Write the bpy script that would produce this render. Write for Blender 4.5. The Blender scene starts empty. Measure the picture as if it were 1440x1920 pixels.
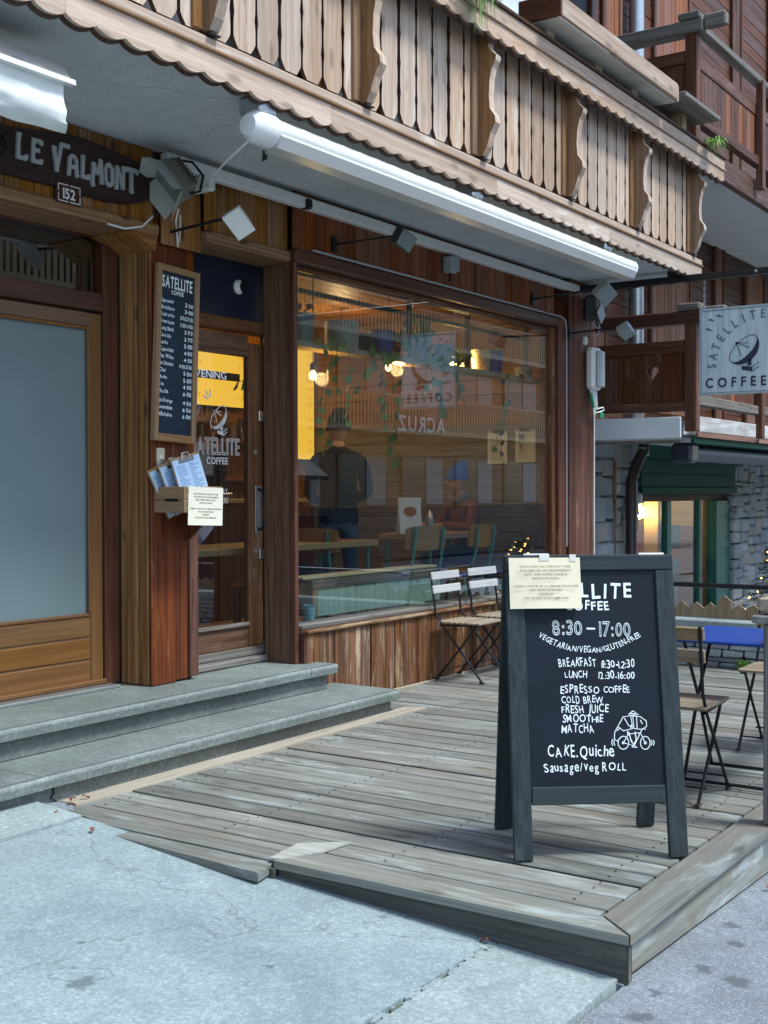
import bpy, bmesh, math, random
from mathutils import Vector, Matrix, noise

# ---------------------------------------------------------------- camera, world, sun, exposure
scene = bpy.context.scene
FOC, CAMH, CAMD = 2292.0, 1.4, 4.776
yaw = math.atan2(1545, 2292); pitch = -math.atan(38.3 / 2292); roll = math.atan(12 / 4945)
Fv = Vector((math.cos(yaw) * math.cos(pitch), math.sin(yaw) * math.cos(pitch), math.sin(pitch)))
Rv = Vector((math.sin(yaw), -math.cos(yaw), 0)); Uv = Rv.cross(Fv)
Rv, Uv = math.cos(roll) * Rv - math.sin(roll) * Uv, math.sin(roll) * Rv + math.cos(roll) * Uv
cam = bpy.data.cameras.new('camera'); camo = bpy.data.objects.new('camera', cam)
scene.collection.objects.link(camo); scene.camera = camo
cam.sensor_fit = 'VERTICAL'; cam.sensor_height = 36; cam.lens = FOC * 36 / 1920; cam.clip_end = 300; cam.clip_start = 0.05
M = Matrix((Rv, Uv, -Fv)).transposed().to_4x4(); M.translation = (0, -CAMD, CAMH)
camo.matrix_world = M
world = bpy.data.worlds.new('World'); scene.world = world; world.use_nodes = True
wn = world.node_tree; bg = wn.nodes['Background']
SUN_EL, SUN_AZ = math.radians(58), math.radians(165)      # azimuth counted from +Y clockwise
sky = wn.nodes.new('ShaderNodeTexSky'); sky.sky_type = 'NISHITA'; sky.sun_disc = False
sky.sun_elevation = SUN_EL; sky.sun_rotation = SUN_AZ; sky.air_density = 1.0; sky.dust_density = 1.0; sky.ozone_density = 0.4
wn.links.new(sky.outputs[0], bg.inputs[0]); bg.inputs[1].default_value = 0.115
sun = bpy.data.lights.new('sun', 'SUN'); sun.energy = 1.7; sun.angle = math.radians(13); sun.color = (0.93, 1.0, 0.96)
suno = bpy.data.objects.new('sun', sun); scene.collection.objects.link(suno)
sd = Vector((math.sin(SUN_AZ) * math.cos(SUN_EL), math.cos(SUN_AZ) * math.cos(SUN_EL), math.sin(SUN_EL)))
suno.rotation_euler = sd.to_track_quat('Z', 'Y').to_euler()
vs = scene.view_settings; vs.view_transform = 'Standard'; vs.look = 'None'; vs.gamma = 1; vs.exposure = 1.3
try: vs.use_curve_mapping = False
except Exception: pass
scene.render.engine = 'CYCLES'; scene.cycles.use_denoising = True
scene.cycles.max_bounces = 8; scene.cycles.transparent_max_bounces = 12; scene.cycles.caustics_reflective = False

# ---------------------------------------------------------------- helpers
C = scene.collection
rnd = random.Random(7)
def R(a): return math.radians(a)

class MB:
    """collects shapes; build() links them as one mesh object"""
    def __init__(s): s.v = []; s.f = []; s.m = []; s.mi = 0
    def add(s, vs, fs, mi=None):
        n = len(s.v); s.v += [tuple(v) for v in vs]; s.f += [tuple(i + n for i in f) for f in fs]
        s.m += [s.mi if mi is None else mi] * len(fs); return s
    def box(s, x0, x1, y0, y1, z0, z1, b=0.0, mat=None, jit=0.0):
        c = ((x0 + x1) / 2, (y0 + y1) / 2, (z0 + z1) / 2); h = (abs(x1 - x0) / 2, abs(y1 - y0) / 2, abs(z1 - z0) / 2)
        b = min(b, min(h) * 0.9)
        vs = []; fs = []
        if b <= 0:
            for sx in (-1, 1):
                for sy in (-1, 1):
                    for sz in (-1, 1): vs.append((c[0] + sx * h[0], c[1] + sy * h[1], c[2] + sz * h[2]))
            fs = [(0, 1, 3, 2), (4, 6, 7, 5), (0, 4, 5, 1), (2, 3, 7, 6), (0, 2, 6, 4), (1, 5, 7, 3)]
        else:
            idx = {}
            for sx in (-1, 1):
                for sy in (-1, 1):
                    for sz in (-1, 1):
                        j = [rnd.uniform(-jit, jit) for _ in range(3)]
                        for a in range(3):
                            d = [h[k] - (0 if k == a else b) for k in range(3)]
                            idx[(sx, sy, sz, a)] = len(vs)
                            vs.append((c[0] + sx * d[0] + j[0], c[1] + sy * d[1] + j[1], c[2] + sz * d[2] + j[2]))
            for a in range(3):
                o = [k for k in range(3) if k != a]
                for sg in (-1, 1):
                    q = []
                    for p, r_ in ((-1, -1), (1, -1), (1, 1), (-1, 1)):
                        k = [0, 0, 0]; k[a] = sg; k[o[0]] = p; k[o[1]] = r_
                        q.append(idx[(k[0], k[1], k[2], a)])
                    fs.append(tuple(q))
            for a in range(3):           # edges running along axis a
                o = [k for k in range(3) if k != a]
                for p in (-1, 1):
                    for r_ in (-1, 1):
                        k1 = [0, 0, 0]; k1[a] = -1; k1[o[0]] = p; k1[o[1]] = r_
                        k2 = list(k1); k2[a] = 1
                        fs.append((idx[(*k1, o[0])], idx[(*k2, o[0])], idx[(*k2, o[1])], idx[(*k1, o[1])]))
            for sx in (-1, 1):
                for sy in (-1, 1):
                    for sz in (-1, 1): fs.append(tuple(idx[(sx, sy, sz, a)] for a in range(3)))
        if mat is not None: vs = [mat @ Vector(v) for v in vs]
        return s.add(vs, fs)
    def prism(s, poly, o, u, v, n, d, side=None):
        """polygon (a,b) -> o+a*u+b*v, extruded along n by d"""
        o, u, v, n = Vector(o), Vector(u), Vector(v), Vector(n); k = len(poly)
        vs = [o + a * u + b * v for a, b in poly]; vs += [p + n * d for p in vs]
        s.add(vs, [tuple(range(k)), tuple(range(2 * k - 1, k - 1, -1))])
        n0 = len(s.v) - 2 * k
        for i in range(k):
            s.f.append((n0 + i, n0 + (i + 1) % k, n0 + k + (i + 1) % k, n0 + k + i)); s.m.append(s.mi if side is None else side)
        return s
    def tube(s, pts, r, seg=8, cap=True):
        pts = [Vector(p) for p in pts]; rs = r if isinstance(r, (list, tuple)) else [r] * len(pts)
        n0 = []; up = None
        for i, p in enumerate(pts):
            d = (pts[min(i + 1, len(pts) - 1)] - pts[max(i - 1, 0)]).normalized()
            if up is None: up = d.orthogonal().normalized()
            up = (up - d * up.dot(d))
            up = up.normalized() if up.length > 1e-6 else d.orthogonal().normalized()
            w = d.cross(up)
            n0.append([p + rs[i] * (math.cos(2 * math.pi * k / seg) * up + math.sin(2 * math.pi * k / seg) * w) for k in range(seg)])
        vs = [q for ring in n0 for q in ring]; fs = []
        for i in range(len(pts) - 1):
            for k in range(seg):
                a = i * seg + k; b = i * seg + (k + 1) % seg
                fs.append((a, b, b + seg, a + seg))
        if cap: fs += [tuple(range(seg))[::-1], tuple(range((len(pts) - 1) * seg, len(pts) * seg))]
        return s.add(vs, fs)
    def lathe(s, prof, c, axis='Z', seg=16, cap=True, mat=None):
        vs = []; fs = []
        for (r, h) in prof:
            for k in range(seg):
                a = 2 * math.pi * k / seg; x, y = r * math.cos(a), r * math.sin(a)
                v = (x, y, h) if axis == 'Z' else ((h, x, y) if axis == 'X' else (x, h, y))
                v = Vector(v)
                if mat is not None: v = mat @ v
                vs.append(v + Vector(c))
        for i in range(len(prof) - 1):
            for k in range(seg):
                a = i * seg + k; b = i * seg + (k + 1) % seg
                fs.append((a, b, b + seg, a + seg))
        if cap: fs += [tuple(range(seg))[::-1], tuple(range((len(prof) - 1) * seg, len(prof) * seg))]
        return s.add(vs, fs)
    def mesh(s, name, mats, smooth=False, fix=True):
        me = bpy.data.meshes.new(name); me.from_pydata(s.v, [], s.f)
        if not isinstance(mats, (list, tuple)): mats = [mats]
        for m in mats: me.materials.append(m)
        if len(mats) > 1: me.polygons.foreach_set('material_index', s.m)
        if fix:
            bm = bmesh.new(); bm.from_mesh(me); bmesh.ops.recalc_face_normals(bm, faces=bm.faces); bm.to_mesh(me); bm.free()
        if smooth:
            me.polygons.foreach_set('use_smooth', [True] * len(me.polygons))
            try: me.set_sharp_from_angle(angle=R(40))
            except Exception: pass
        me.update(); return me
    def build(s, name, mats, parent=None, smooth=False, loc=None, rot=None, **tags):
        return link(name, s.mesh(name, mats, smooth), parent, loc, rot, **tags)

def link(name, me, parent=None, loc=None, rot=None, label=None, cat=None, group=None, kind=None):
    o = bpy.data.objects.new(name, me); C.objects.link(o)
    if parent is not None: o.parent = parent
    if loc is not None: o.location = loc
    if rot is not None: o.rotation_euler = rot
    return tag(o, label, cat, group, kind)
def tag(o, label=None, cat=None, group=None, kind=None):
    if label: o['label'] = label
    if cat: o['category'] = cat
    if group: o['group'] = group
    if kind: o['kind'] = kind
    return o
def thing(name, label, cat, loc=(0, 0, 0), rot=(0, 0, 0), group=None):
    return link(name, None, None, loc, rot, label, cat, group)
def dup(root, loc=None, rot=None, label=None):
    def cp(o, par):
        c = o.copy(); C.objects.link(c)
        if par: c.parent = par
        for ch in o.children: cp(ch, c)
        return c
    r = cp(root, None)
    if loc is not None: r.location = loc
    if rot is not None: r.rotation_euler = rot
    if label: r['label'] = label
    return r

# ---------------------------------------------------------------- materials
def nt(name):
    m = bpy.data.materials.new(name); m.use_nodes = True; t = m.node_tree
    return m, t, t.nodes['Principled BSDF'], t.nodes, t.links
def plain(name, col, rough=0.6, metal=0.0, var=0.0, bump=0.0, scale=20, emit=None, es=0.0, spec=0.5, coat=0):
    m, t, b, N, L = nt(name)
    b.inputs['Base Color'].default_value = (*col, 1); b.inputs['Roughness'].default_value = rough; b.inputs['Metallic'].default_value = metal
    b.inputs['Specular IOR Level'].default_value = spec; b.inputs['Coat Weight'].default_value = coat
    if var or bump:
        tc = N.new('ShaderNodeTexCoord'); no = N.new('ShaderNodeTexNoise'); no.inputs['Scale'].default_value = scale; no.inputs['Detail'].default_value = 6
        L.new(tc.outputs['Object'], no.inputs['Vector'])
        if var:
            r = N.new('ShaderNodeMapRange'); r.inputs[1].default_value = .3; r.inputs[2].default_value = .7
            r.inputs[3].default_value = 1 - var; r.inputs[4].default_value = 1 + var; L.new(no.outputs[0], r.inputs[0])
            mx = N.new('ShaderNodeVectorMath'); mx.operation = 'SCALE'; mx.inputs[0].default_value = col; L.new(r.outputs[0], mx.inputs['Scale'])
            L.new(mx.outputs[0], b.inputs['Base Color'])
        if bump:
            bp = N.new('ShaderNodeBump'); bp.inputs['Strength'].default_value = bump; bp.inputs['Distance'].default_value = .01
            L.new(no.outputs[0], bp.inputs['Height']); L.new(bp.outputs[0], b.inputs['Normal'])
    if emit: b.inputs['Emission Color'].default_value = (*emit, 1); b.inputs['Emission Strength'].default_value = es
    return m
def wood(name, ca, cb, axis='Z', rough=0.6, spec=.22, tint=None, knots=0.5, wear=None, wearamt=0.0, var=0.22, bump=0.25, grain=1.0, hue=0.0, low=None):
    """ca light, cb dark grain; wear = colour of weathered patches; low=(z,colour) more weathering towards a height is left out"""
    m, t, b, N, L = nt(name)
    tc = N.new('ShaderNodeTexCoord'); oi = N.new('ShaderNodeObjectInfo')
    sc = N.new('ShaderNodeVectorMath'); sc.operation = 'SCALE'; cr = N.new('ShaderNodeCombineXYZ')
    L.new(oi.outputs['Random'], cr.inputs[0]); L.new(oi.outputs['Random'], cr.inputs[1]); L.new(oi.outputs['Random'], cr.inputs[2])
    L.new(cr.outputs[0], sc.inputs[0]); sc.inputs['Scale'].default_value = 37.3
    ad = N.new('ShaderNodeVectorMath'); L.new(tc.outputs['Object'], ad.inputs[0]); L.new(sc.outputs[0], ad.inputs[1])
    def mapped(al, ac):
        mp = N.new('ShaderNodeMapping'); k = [ac] * 3; k['XYZ'.index(axis)] = al; mp.inputs['Scale'].default_value = k
        L.new(ad.outputs[0], mp.inputs[0]); return mp.outputs[0]
    def noi(vec, det=5, ro=.6, dist=0.0):
        n = N.new('ShaderNodeTexNoise'); n.inputs['Scale'].default_value = 1; n.inputs['Detail'].default_value = det
        n.inputs['Roughness'].default_value = ro; n.inputs['Distortion'].default_value = dist; L.new(vec, n.inputs['Vector']); return n.outputs[0]
    def ramp(v, a, b_, c0=0, c1=1):
        r = N.new('ShaderNodeMapRange'); r.inputs[1].default_value = a; r.inputs[2].default_value = b_; r.inputs[3].default_value = c0; r.inputs[4].default_value = c1
        L.new(v, r.inputs[0]); return r.outputs[0]
    def mix(f, a, c, mode='MIX'):
        x = N.new('ShaderNodeMix'); x.data_type = 'RGBA'; x.blend_type = mode
        if isinstance(f, float): x.inputs[0].default_value = f
        else: L.new(f, x.inputs[0])
        for sck, val in ((x.inputs[6], a), (x.inputs[7], c)):
            if isinstance(val, tuple): sck.default_value = (*val, 1)
            else: L.new(val, sck)
        return x.outputs[2]
    g = noi(mapped(1.3 * grain, 45 * grain), 6, .65, .6); g2 = noi(mapped(3.0, 160), 3, .6)
    col = mix(ramp(g, .36, .64), cb, ca)
    col = mix(ramp(g2, .35, .6, .35, 0), col, cb)
    if wear:
        w = noi(mapped(1.6, 9), 5, .7, .4)
        col = mix(ramp(w, .62 - wearamt * .3, .74 - wearamt * .2), col, wear)
    if knots:
        vo = N.new('ShaderNodeTexVoronoi'); vo.inputs['Scale'].default_value = 1; vo.inputs['Randomness'].default_value = 1
        L.new(mapped(3.2, 8.5), vo.inputs['Vector'])
        col = mix(ramp(vo.outputs['Distance'], .10, .22, knots, 0), col, tuple(c * .25 for c in cb))
    if tint:
        s3 = N.new('ShaderNodeMath'); s3.operation = 'MULTIPLY'; L.new(oi.outputs['Random'], s3.inputs[0]); s3.inputs[1].default_value = 13.7
        f3 = N.new('ShaderNodeMath'); f3.operation = 'FRACT'; L.new(s3.outputs[0], f3.inputs[0])
        wt = noi(mapped(.9, 3.0), 3, .6); mm = N.new('ShaderNodeMath'); mm.operation = 'MULTIPLY'; L.new(ramp(f3.outputs[0], .2, 1, .1, .9), mm.inputs[0]); L.new(ramp(wt, .4, .6), mm.inputs[1])
        col = mix(mm.outputs[0], col, tint)
    b.inputs['Specular IOR Level'].default_value = spec
    hv = N.new('ShaderNodeHueSaturation'); L.new(col, hv.inputs['Color'])
    L.new(ramp(oi.outputs['Random'], 0, 1, 1 - var, 1 + var), hv.inputs['Value'])
    sh = N.new('ShaderNodeMath'); sh.operation = 'MULTIPLY'; L.new(oi.outputs['Random'], sh.inputs[0]); sh.inputs[1].default_value = 7.13
    fr = N.new('ShaderNodeMath'); fr.operation = 'FRACT'; L.new(sh.outputs[0], fr.inputs[0])
    L.new(ramp(fr.outputs[0], 0, 1, 1.15, .8), hv.inputs['Saturation'])
    L.new(hv.outputs[0], b.inputs['Base Color'])
    L.new(ramp(g, .3, .7, rough + .12, rough - .1), b.inputs['Roughness'])
    bp = N.new('ShaderNodeBump'); bp.inputs['Strength'].default_value = bump; bp.inputs['Distance'].default_value = .004
    L.new(g, bp.inputs['Height']); L.new(bp.outputs[0], b.inputs['Normal'])
    return m
def concrete(name, ca, cb, sc=1.0, spots=None, rough=.85, speck=0.0, cracks=False, big=1.0, spotscale=1.2, marks=(), mott=.5, grit=0):
    m, t, b, N, L = nt(name)
    tc = N.new('ShaderNodeTexCoord')
    def noi(s, det=8, ro=.6, dist=0):
        n = N.new('ShaderNodeTexNoise'); n.inputs['Scale'].default_value = s * sc; n.inputs['Detail'].default_value = det; n.inputs['Roughness'].default_value = ro; n.inputs['Distortion'].default_value = dist
        L.new(tc.outputs['Object'], n.inputs['Vector']); return n.outputs[0]
    def ramp(v, a, b_, c0=0, c1=1):
        r = N.new('ShaderNodeMapRange'); r.inputs[1].default_value = a; r.inputs[2].default_value = b_; r.inputs[3].default_value = c0; r.inputs[4].default_value = c1
        L.new(v, r.inputs[0]); return r.outputs[0]
    def mix(f, a, c, mode='MIX'):
        x = N.new('ShaderNodeMix'); x.data_type = 'RGBA'; x.blend_type = mode; L.new(f, x.inputs[0])
        for sck, val in ((x.inputs[6], a), (x.inputs[7], c)):
            if isinstance(val, tuple): sck.default_value = (*val, 1)
            else: L.new(val, sck)
        return x.outputs[2]
    n1 = noi(1.6 * big, 8, .65, .5); n2 = noi(34, 4, .7); n3 = noi(150, 3, .8)
    col = mix(ramp(n1, .36, .64), cb, ca)
    col = mix(ramp(n2, .36, .60, .45, 0), col, tuple(c * .85 for c in cb)); n4 = noi(5.5, 6, .7, .8); col = mix(ramp(n4, .55, .75, 0, .5), col, tuple(min(1, c * 1.25) for c in ca)); col = mix(ramp(n4, .25, .44, mott, 0), col, tuple(c * .8 for c in cb))
    col = mix(ramp(n3, .35, .65, .35, 0), col, tuple(c * .55 for c in cb))
    if grit:
        n5 = noi(60, 3, .75); n6 = noi(13, 5, .7, .5)
        col = mix(ramp(n5, .40, .56, .42, 0), col, tuple(c * .62 for c in cb)); col = mix(ramp(n5, .58, .68, 0, .35), col, tuple(min(1, c * 1.35) for c in ca)); col = mix(ramp(n6, .34, .48, .35, 0), col, tuple(c * .8 for c in cb))
    if speck:
        vo = N.new('ShaderNodeTexVoronoi'); vo.inputs['Scale'].default_value = 110 * sc; L.new(tc.outputs['Object'], vo.inputs['Vector'])
        col = mix(ramp(vo.outputs['Distance'], .12, .3, speck, 0), col, tuple(min(1, c * 2.4) for c in ca))
    if spots:
        v2 = N.new('ShaderNodeTexVoronoi'); v2.voronoi_dimensions = '2D'; v2.inputs['Scale'].default_value = spotscale
        dn = N.new('ShaderNodeTexNoise'); dn.inputs['Scale'].default_value = 14
        L.new(tc.outputs['Object'], dn.inputs['Vector'])
        va = N.new('ShaderNodeVectorMath'); va.operation = 'MULTIPLY_ADD'; L.new(dn.outputs['Color'], va.inputs[0]); va.inputs[1].default_value = (.10, .10, .10); L.new(tc.outputs['Object'], va.inputs[2])
        L.new(va.outputs[0], v2.inputs['Vector'])
        sp = N.new('ShaderNodeSeparateXYZ'); L.new(v2.outputs['Color'], sp.inputs[0])
        th = ramp(sp.outputs[0], .45, 1, 0, .17); df = N.new('ShaderNodeMath'); df.operation = 'SUBTRACT'; L.new(th, df.inputs[0]); L.new(v2.outputs['Distance'], df.inputs[1])
        col = mix(ramp(df.outputs[0], -.01, .025, 0, .75), col, spots)
    if cracks:
        v3 = N.new('ShaderNodeTexVoronoi'); v3.feature = 'DISTANCE_TO_EDGE'; v3.inputs['Scale'].default_value = .45
        dn = N.new('ShaderNodeTexNoise'); dn.inputs['Scale'].default_value = 3.5; dn.inputs['Detail'].default_value = 6
        L.new(tc.outputs['Object'], dn.inputs['Vector'])
        va = N.new('ShaderNodeVectorMath'); va.operation = 'MULTIPLY_ADD'; L.new(dn.outputs['Color'], va.inputs[0]); va.inputs[1].default_value = (.6, .6, .6); L.new(tc.outputs['Object'], va.inputs[2])
        L.new(va.outputs[0], v3.inputs['Vector'])
        msk = ramp(v3.outputs['Distance'], .0010, .0032, float(cracks), 0); col = mix(msk, col, (.06, .065, .065))
    if marks:
        dn = N.new('ShaderNodeTexNoise'); dn.inputs['Scale'].default_value = 22; dn.inputs['Detail'].default_value = 4; L.new(tc.outputs['Object'], dn.inputs['Vector'])
        wv = N.new('ShaderNodeVectorMath'); wv.operation = 'MULTIPLY_ADD'; L.new(dn.outputs['Color'], wv.inputs[0]); wv.inputs[1].default_value = (.09, .09, 0); L.new(tc.outputs['Object'], wv.inputs[2])
        fl_ = N.new('ShaderNodeVectorMath'); fl_.operation = 'MULTIPLY'; fl_.inputs[1].default_value = (1, 1, 0); L.new(wv.outputs[0], fl_.inputs[0])
        for (mx_, my_, mr_) in marks:
            di = N.new('ShaderNodeVectorMath'); di.operation = 'DISTANCE'; L.new(fl_.outputs[0], di.inputs[0]); di.inputs[1].default_value = (mx_ + .045, my_ + .045, 0)
            col = mix(ramp(di.outputs['Value'], mr_ * .7, mr_ * 1.25, .72, 0), col, tuple(c * .38 for c in cb))
    L.new(col, b.inputs['Base Color']); b.inputs['Roughness'].default_value = rough
    bp = N.new('ShaderNodeBump'); bp.inputs['Strength'].default_value = .35; bp.inputs['Distance'].default_value = .006
    L.new(n2, bp.inputs['Height']); bq = N.new('ShaderNodeBump'); bq.inputs['Strength'].default_value = .3; bq.inputs['Distance'].default_value = .002
    L.new(n3, bq.inputs['Height']); L.new(bp.outputs[0], bq.inputs['Normal']); L.new(bq.outputs[0], b.inputs['Normal'])
    return m
def glass(name, tint=(.93, .97, .96), refl=1.6):
    m = bpy.data.materials.new(name); m.use_nodes = True; t = m.node_tree; N = t.nodes; L = t.links; N.remove(N['Principled BSDF'])
    fr = N.new('ShaderNodeFresnel'); fr.inputs[0].default_value = 1.5
    ge = N.new('ShaderNodeNewGeometry'); mr = N.new('ShaderNodeMapRange'); mr.inputs[3].default_value = 1.5; mr.inputs[4].default_value = 1 / 1.5
    L.new(ge.outputs['Backfacing'], mr.inputs[0]); L.new(mr.outputs[0], fr.inputs[0])
    mu = N.new('ShaderNodeMath'); mu.operation = 'MULTIPLY'; mu.use_clamp = True; mu.inputs[1].default_value = refl; L.new(fr.outputs[0], mu.inputs[0])
    tr = N.new('ShaderNodeBsdfTransparent'); tr.inputs[0].default_value = (*tint, 1)
    gl = N.new('ShaderNodeBsdfGlossy'); gl.inputs['Roughness'].default_value = 0.0
    gl.inputs['Color'].default_value = (.95, .97, 1, 1)
    mx = N.new('ShaderNodeMixShader'); L.new(mu.outputs[0], mx.inputs[0]); L.new(tr.outputs[0], mx.inputs[1]); L.new(gl.outputs[0], mx.inputs[2])
    L.new(mx.outputs[0], N['Material Output'].inputs[0]); return m

OCHRE = ((.30, .155, .06), (.13, .06, .025))
def wset(prefix, ca, cb, **k): return {a: wood(prefix + a, ca, cb, a, **k) for a in 'XYZ'}
W_ochre = wset('ochre wood ', (.42, .215, .075), (.17, .072, .024), rough=.5, knots=.8, var=.2)
W_door = wset('door oak ', (.235, .125, .058), (.15, .075, .034), rough=.42, knots=0, var=.06, bump=.1)
W_dark = wset('dark brown frame ', (.13, .050, .028), (.06, .024, .014), rough=.4, knots=0, var=.1, bump=.15)
W_red = wset('red stained wood ', (.19, .066, .036), (.065, .022, .014), rough=.45, knots=.4, wear=(.26, .12, .07), wearamt=.1, var=.2)
W_orange = wset('reddish plank ', (.30, .092, .028), (.11, .032, .012), rough=.5, knots=.6, var=.18)
W_brown = wset('worn brown frame ', (.22, .115, .065), (.085, .040, .024), rough=.5, knots=.3, wear=(.3, .22, .18), wearamt=.15, var=.1)
W_plinth = wset('weathered plinth ', (.27, .135, .068), (.09, .034, .018), rough=.7, knots=.0, wear=(.44, .33, .22), wearamt=.30, var=.3)
W_deck = wset('grey decking ', (.26, .268, .25), (.15, .15, .135), rough=.5, knots=.5, wear=(.37, .415, .42), wearamt=.3, var=.25, bump=.5, spec=.4, tint=(.215, .185, .145))
W_deckpale = wset('pale decking ', (.46, .40, .32), (.28, .23, .17), rough=.6, knots=.2, var=.12, bump=.5)
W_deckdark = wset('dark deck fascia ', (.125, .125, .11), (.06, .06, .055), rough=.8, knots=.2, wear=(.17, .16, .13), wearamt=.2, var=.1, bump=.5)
W_pale = wset('pale larch ', (.58, .445, .345), (.38, .26, .185), rough=.5, knots=.45, var=.2, bump=.2, wear=(.62, .54, .47), wearamt=.2)
W_honey = wset('honey larch ', (.34, .195, .10), (.2, .105, .05), rough=.45, knots=.3, var=.1)
W_edge = wood('dark stained edge', (.10, .055, .035), (.05, .026, .018), 'Z', knots=0, var=.1)
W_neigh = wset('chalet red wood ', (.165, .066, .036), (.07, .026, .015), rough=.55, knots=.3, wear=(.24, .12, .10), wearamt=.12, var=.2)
W_neighpale = wset('chalet pale wood ', (.32, .135, .07), (.19, .072, .038), rough=.55, knots=.3, var=.15)  # paler wood tone for boarded doors, shutters and battens
W_greywood = wset('silvered beam ', (.26, .24, .22), (.12, .105, .09), rough=.7, knots=.4, var=.15, bump=.5)
W_charcoal = wset('charcoal stained wood ', (.040, .054, .060), (.020, .029, .034), rough=.55, knots=.1, wear=(.06, .074, .08), wearamt=.1, var=.06, bump=.25)
W_menu = wset('pine menu frame ', (.40, .25, .13), (.26, .145, .07), rough=.45, knots=.25, var=.05)
W_ply = wset('plywood ', (.42, .23, .085), (.3, .155, .05), rough=.35, knots=0, var=.05)
W_top = wset('table top pine ', (.52, .36, .18), (.38, .25, .11), rough=.35, knots=.1, var=.05)
M_conc = concrete('pale concrete', (.37, .455, .475), (.225, .295, .32), speck=.22, mott=.65, cracks=.4, grit=1, marks=((2.50, -2.0, .040), (2.70, -1.78, .018), (3.3, -1.25, .012), (2.95, -2.35, .014)))
M_kerb = concrete('kerb concrete', (.43, .51, .52), (.25, .31, .32), grit=1)
M_asph = concrete('old asphalt', (.29, .325, .36), (.17, .19, .215), speck=.5, big=1.5, grit=1, marks=((3.90, -3.42, .034), (3.88, -3.53, .048), (4.37, -3.34, .03), (3.61, -3.36, .03), (4.2, -3.42, .03), (3.41, -3.38, .04), (4.34, -3.52, .025), (4.75, -3.6, .03)))
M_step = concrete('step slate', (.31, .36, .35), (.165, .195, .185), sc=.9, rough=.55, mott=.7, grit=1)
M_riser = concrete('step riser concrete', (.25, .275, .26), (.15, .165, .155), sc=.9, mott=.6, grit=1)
M_moss = concrete('mossy joint', (.18, .2, .11), (.08, .085, .055), sc=2)
M_soffit = concrete('painted soffit', (.66, .70, .72), (.58, .62, .64), sc=.5, rough=.8)
M_render = concrete('grey render', (.10, .105, .115), (.075, .08, .09), sc=.7)
M_white = plain('white enamel', (.78, .80, .80), .35, var=.04, scale=8)
M_cass = plain('white awning metal', (.70, .71, .67), .42, var=.06, scale=3)
M_offwhite = plain('off white plastic', (.74, .76, .75), .4, var=.05)
M_cream = plain('cream paper', (.80, .71, .52), .7, var=.03, scale=6)
M_cream2 = plain('pale paper', (.78, .75, .62), .7, var=.03, scale=6)
M_paper = plain('white paper', (.75, .80, .85), .7)
M_bluepaper = plain('blue tinted menu paper', (.42, .60, .82), .6)
M_ink = plain('grey print', (.22, .19, .14), .8)
M_black = plain('black metal', (.012, .013, .016), .4, metal=.3)
M_blackpl = plain('black plastic', (.015, .015, .017), .5)
M_chalk = plain('white chalk paint', (.82, .90, .93), .8)
M_board = plain('navy blackboard', (.005, .010, .019), .6, var=.25, scale=4, spec=.25)
M_board2 = plain('slate menu board', (.012, .024, .04), .55, var=.2, scale=6, spec=.3)
M_navy = plain('navy panel', (.008, .014, .035), .35)
M_bluemetal = plain('blue table enamel', (.008, .05, .30), .35, var=.05)
M_green = plain('dark green paint', (.006, .060, .046), .6, var=.1, spec=.15)
M_green2 = plain('green joinery', (.02, .13, .095), .45, var=.08)
M_awngrey = plain('dark grey awning tube', (.035, .048, .065), .45)
M_galv = plain('galvanised metal', (.45, .48, .5), .35, metal=.8, var=.1)
M_steel = plain('steel', (.5, .5, .5), .3, metal=1)
M_pipe = plain('brown downpipe', (.05, .035, .035), .4, metal=.2)
M_grey = plain('grey plastic', (.34, .38, .40), .45, var=.03)
M_teal = plain('teal tube', (.10, .36, .33), .35, metal=.2)
M_tealpanel = wood('pale teal distressed panel', (.46, .60, .54), (.28, .42, .38), 'Z', knots=0, var=0, bump=.1)
M_frost = plain('frosted film', (.185, .24, .25), .25, var=.1, scale=1.2)
M_glass = glass('window glass', (.86, .9, .89), refl=2.9); M_glass3 = glass('shop glass', (.8, .85, .84), 1.0); W_tan = wset('tan room planks ', (.34, .19, .09), (.2, .10, .045), knots=.2, var=.15); M_glass2 = glass('transom glass', (.35, .4, .42), 5.0)
M_signwood = wood('silver washed sign', (.60, .72, .76), (.42, .52, .57), 'Z', knots=.1, var=0, wear=(.62, .72, .73), wearamt=.5, grain=.5, bump=.1)
M_signink = plain('sign paint', (.02, .025, .06), .6)
M_signwhite = plain('grey painted letters', (.36, .38, .40), .6)
M_carved = wood('carved dark board', (.05, .022, .022), (.03, .014, .014), 'X', knots=0, var=0)
M_leaf = plain('green leaf', (.07, .24, .05), .4, var=.4, scale=9)
M_leaf2 = plain('pale green leaf', (.22, .40, .08), .45, var=.3, scale=9)
M_leafpurple = plain('purple leaf', (.07, .03, .08), .45, var=.3, scale=9)
M_stem = plain('vine stem', (.06, .045, .025), .7)
M_fir = plain('fir needles', (.02, .06, .035), .6, var=.4, scale=12)
M_soil = plain('potting soil', (.03, .022, .016), .95, bump=.5, scale=60)
M_yellow = plain('lit menu screen', (.0, .0, .0), .4, emit=(1.0, .54, .055), es=.62)
M_screentext = plain('screen lettering', (0, 0, 0), .5, emit=(.95, .33, .02), es=.5)
M_screenband = plain('dark screen band', (.01, .01, .01), .3)
M_bulb = plain('glowing bulb', (1, .7, .3), .3, emit=(1.0, .62, .18), es=28)
M_fairy = plain('fairy light', (1, .7, .3), .3, emit=(1.0, .6, .15), es=5)
M_skin = plain('skin', (.50, .29, .21), .5); M_hair = plain('dark hair', (.02, .014, .01), .6)
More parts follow.
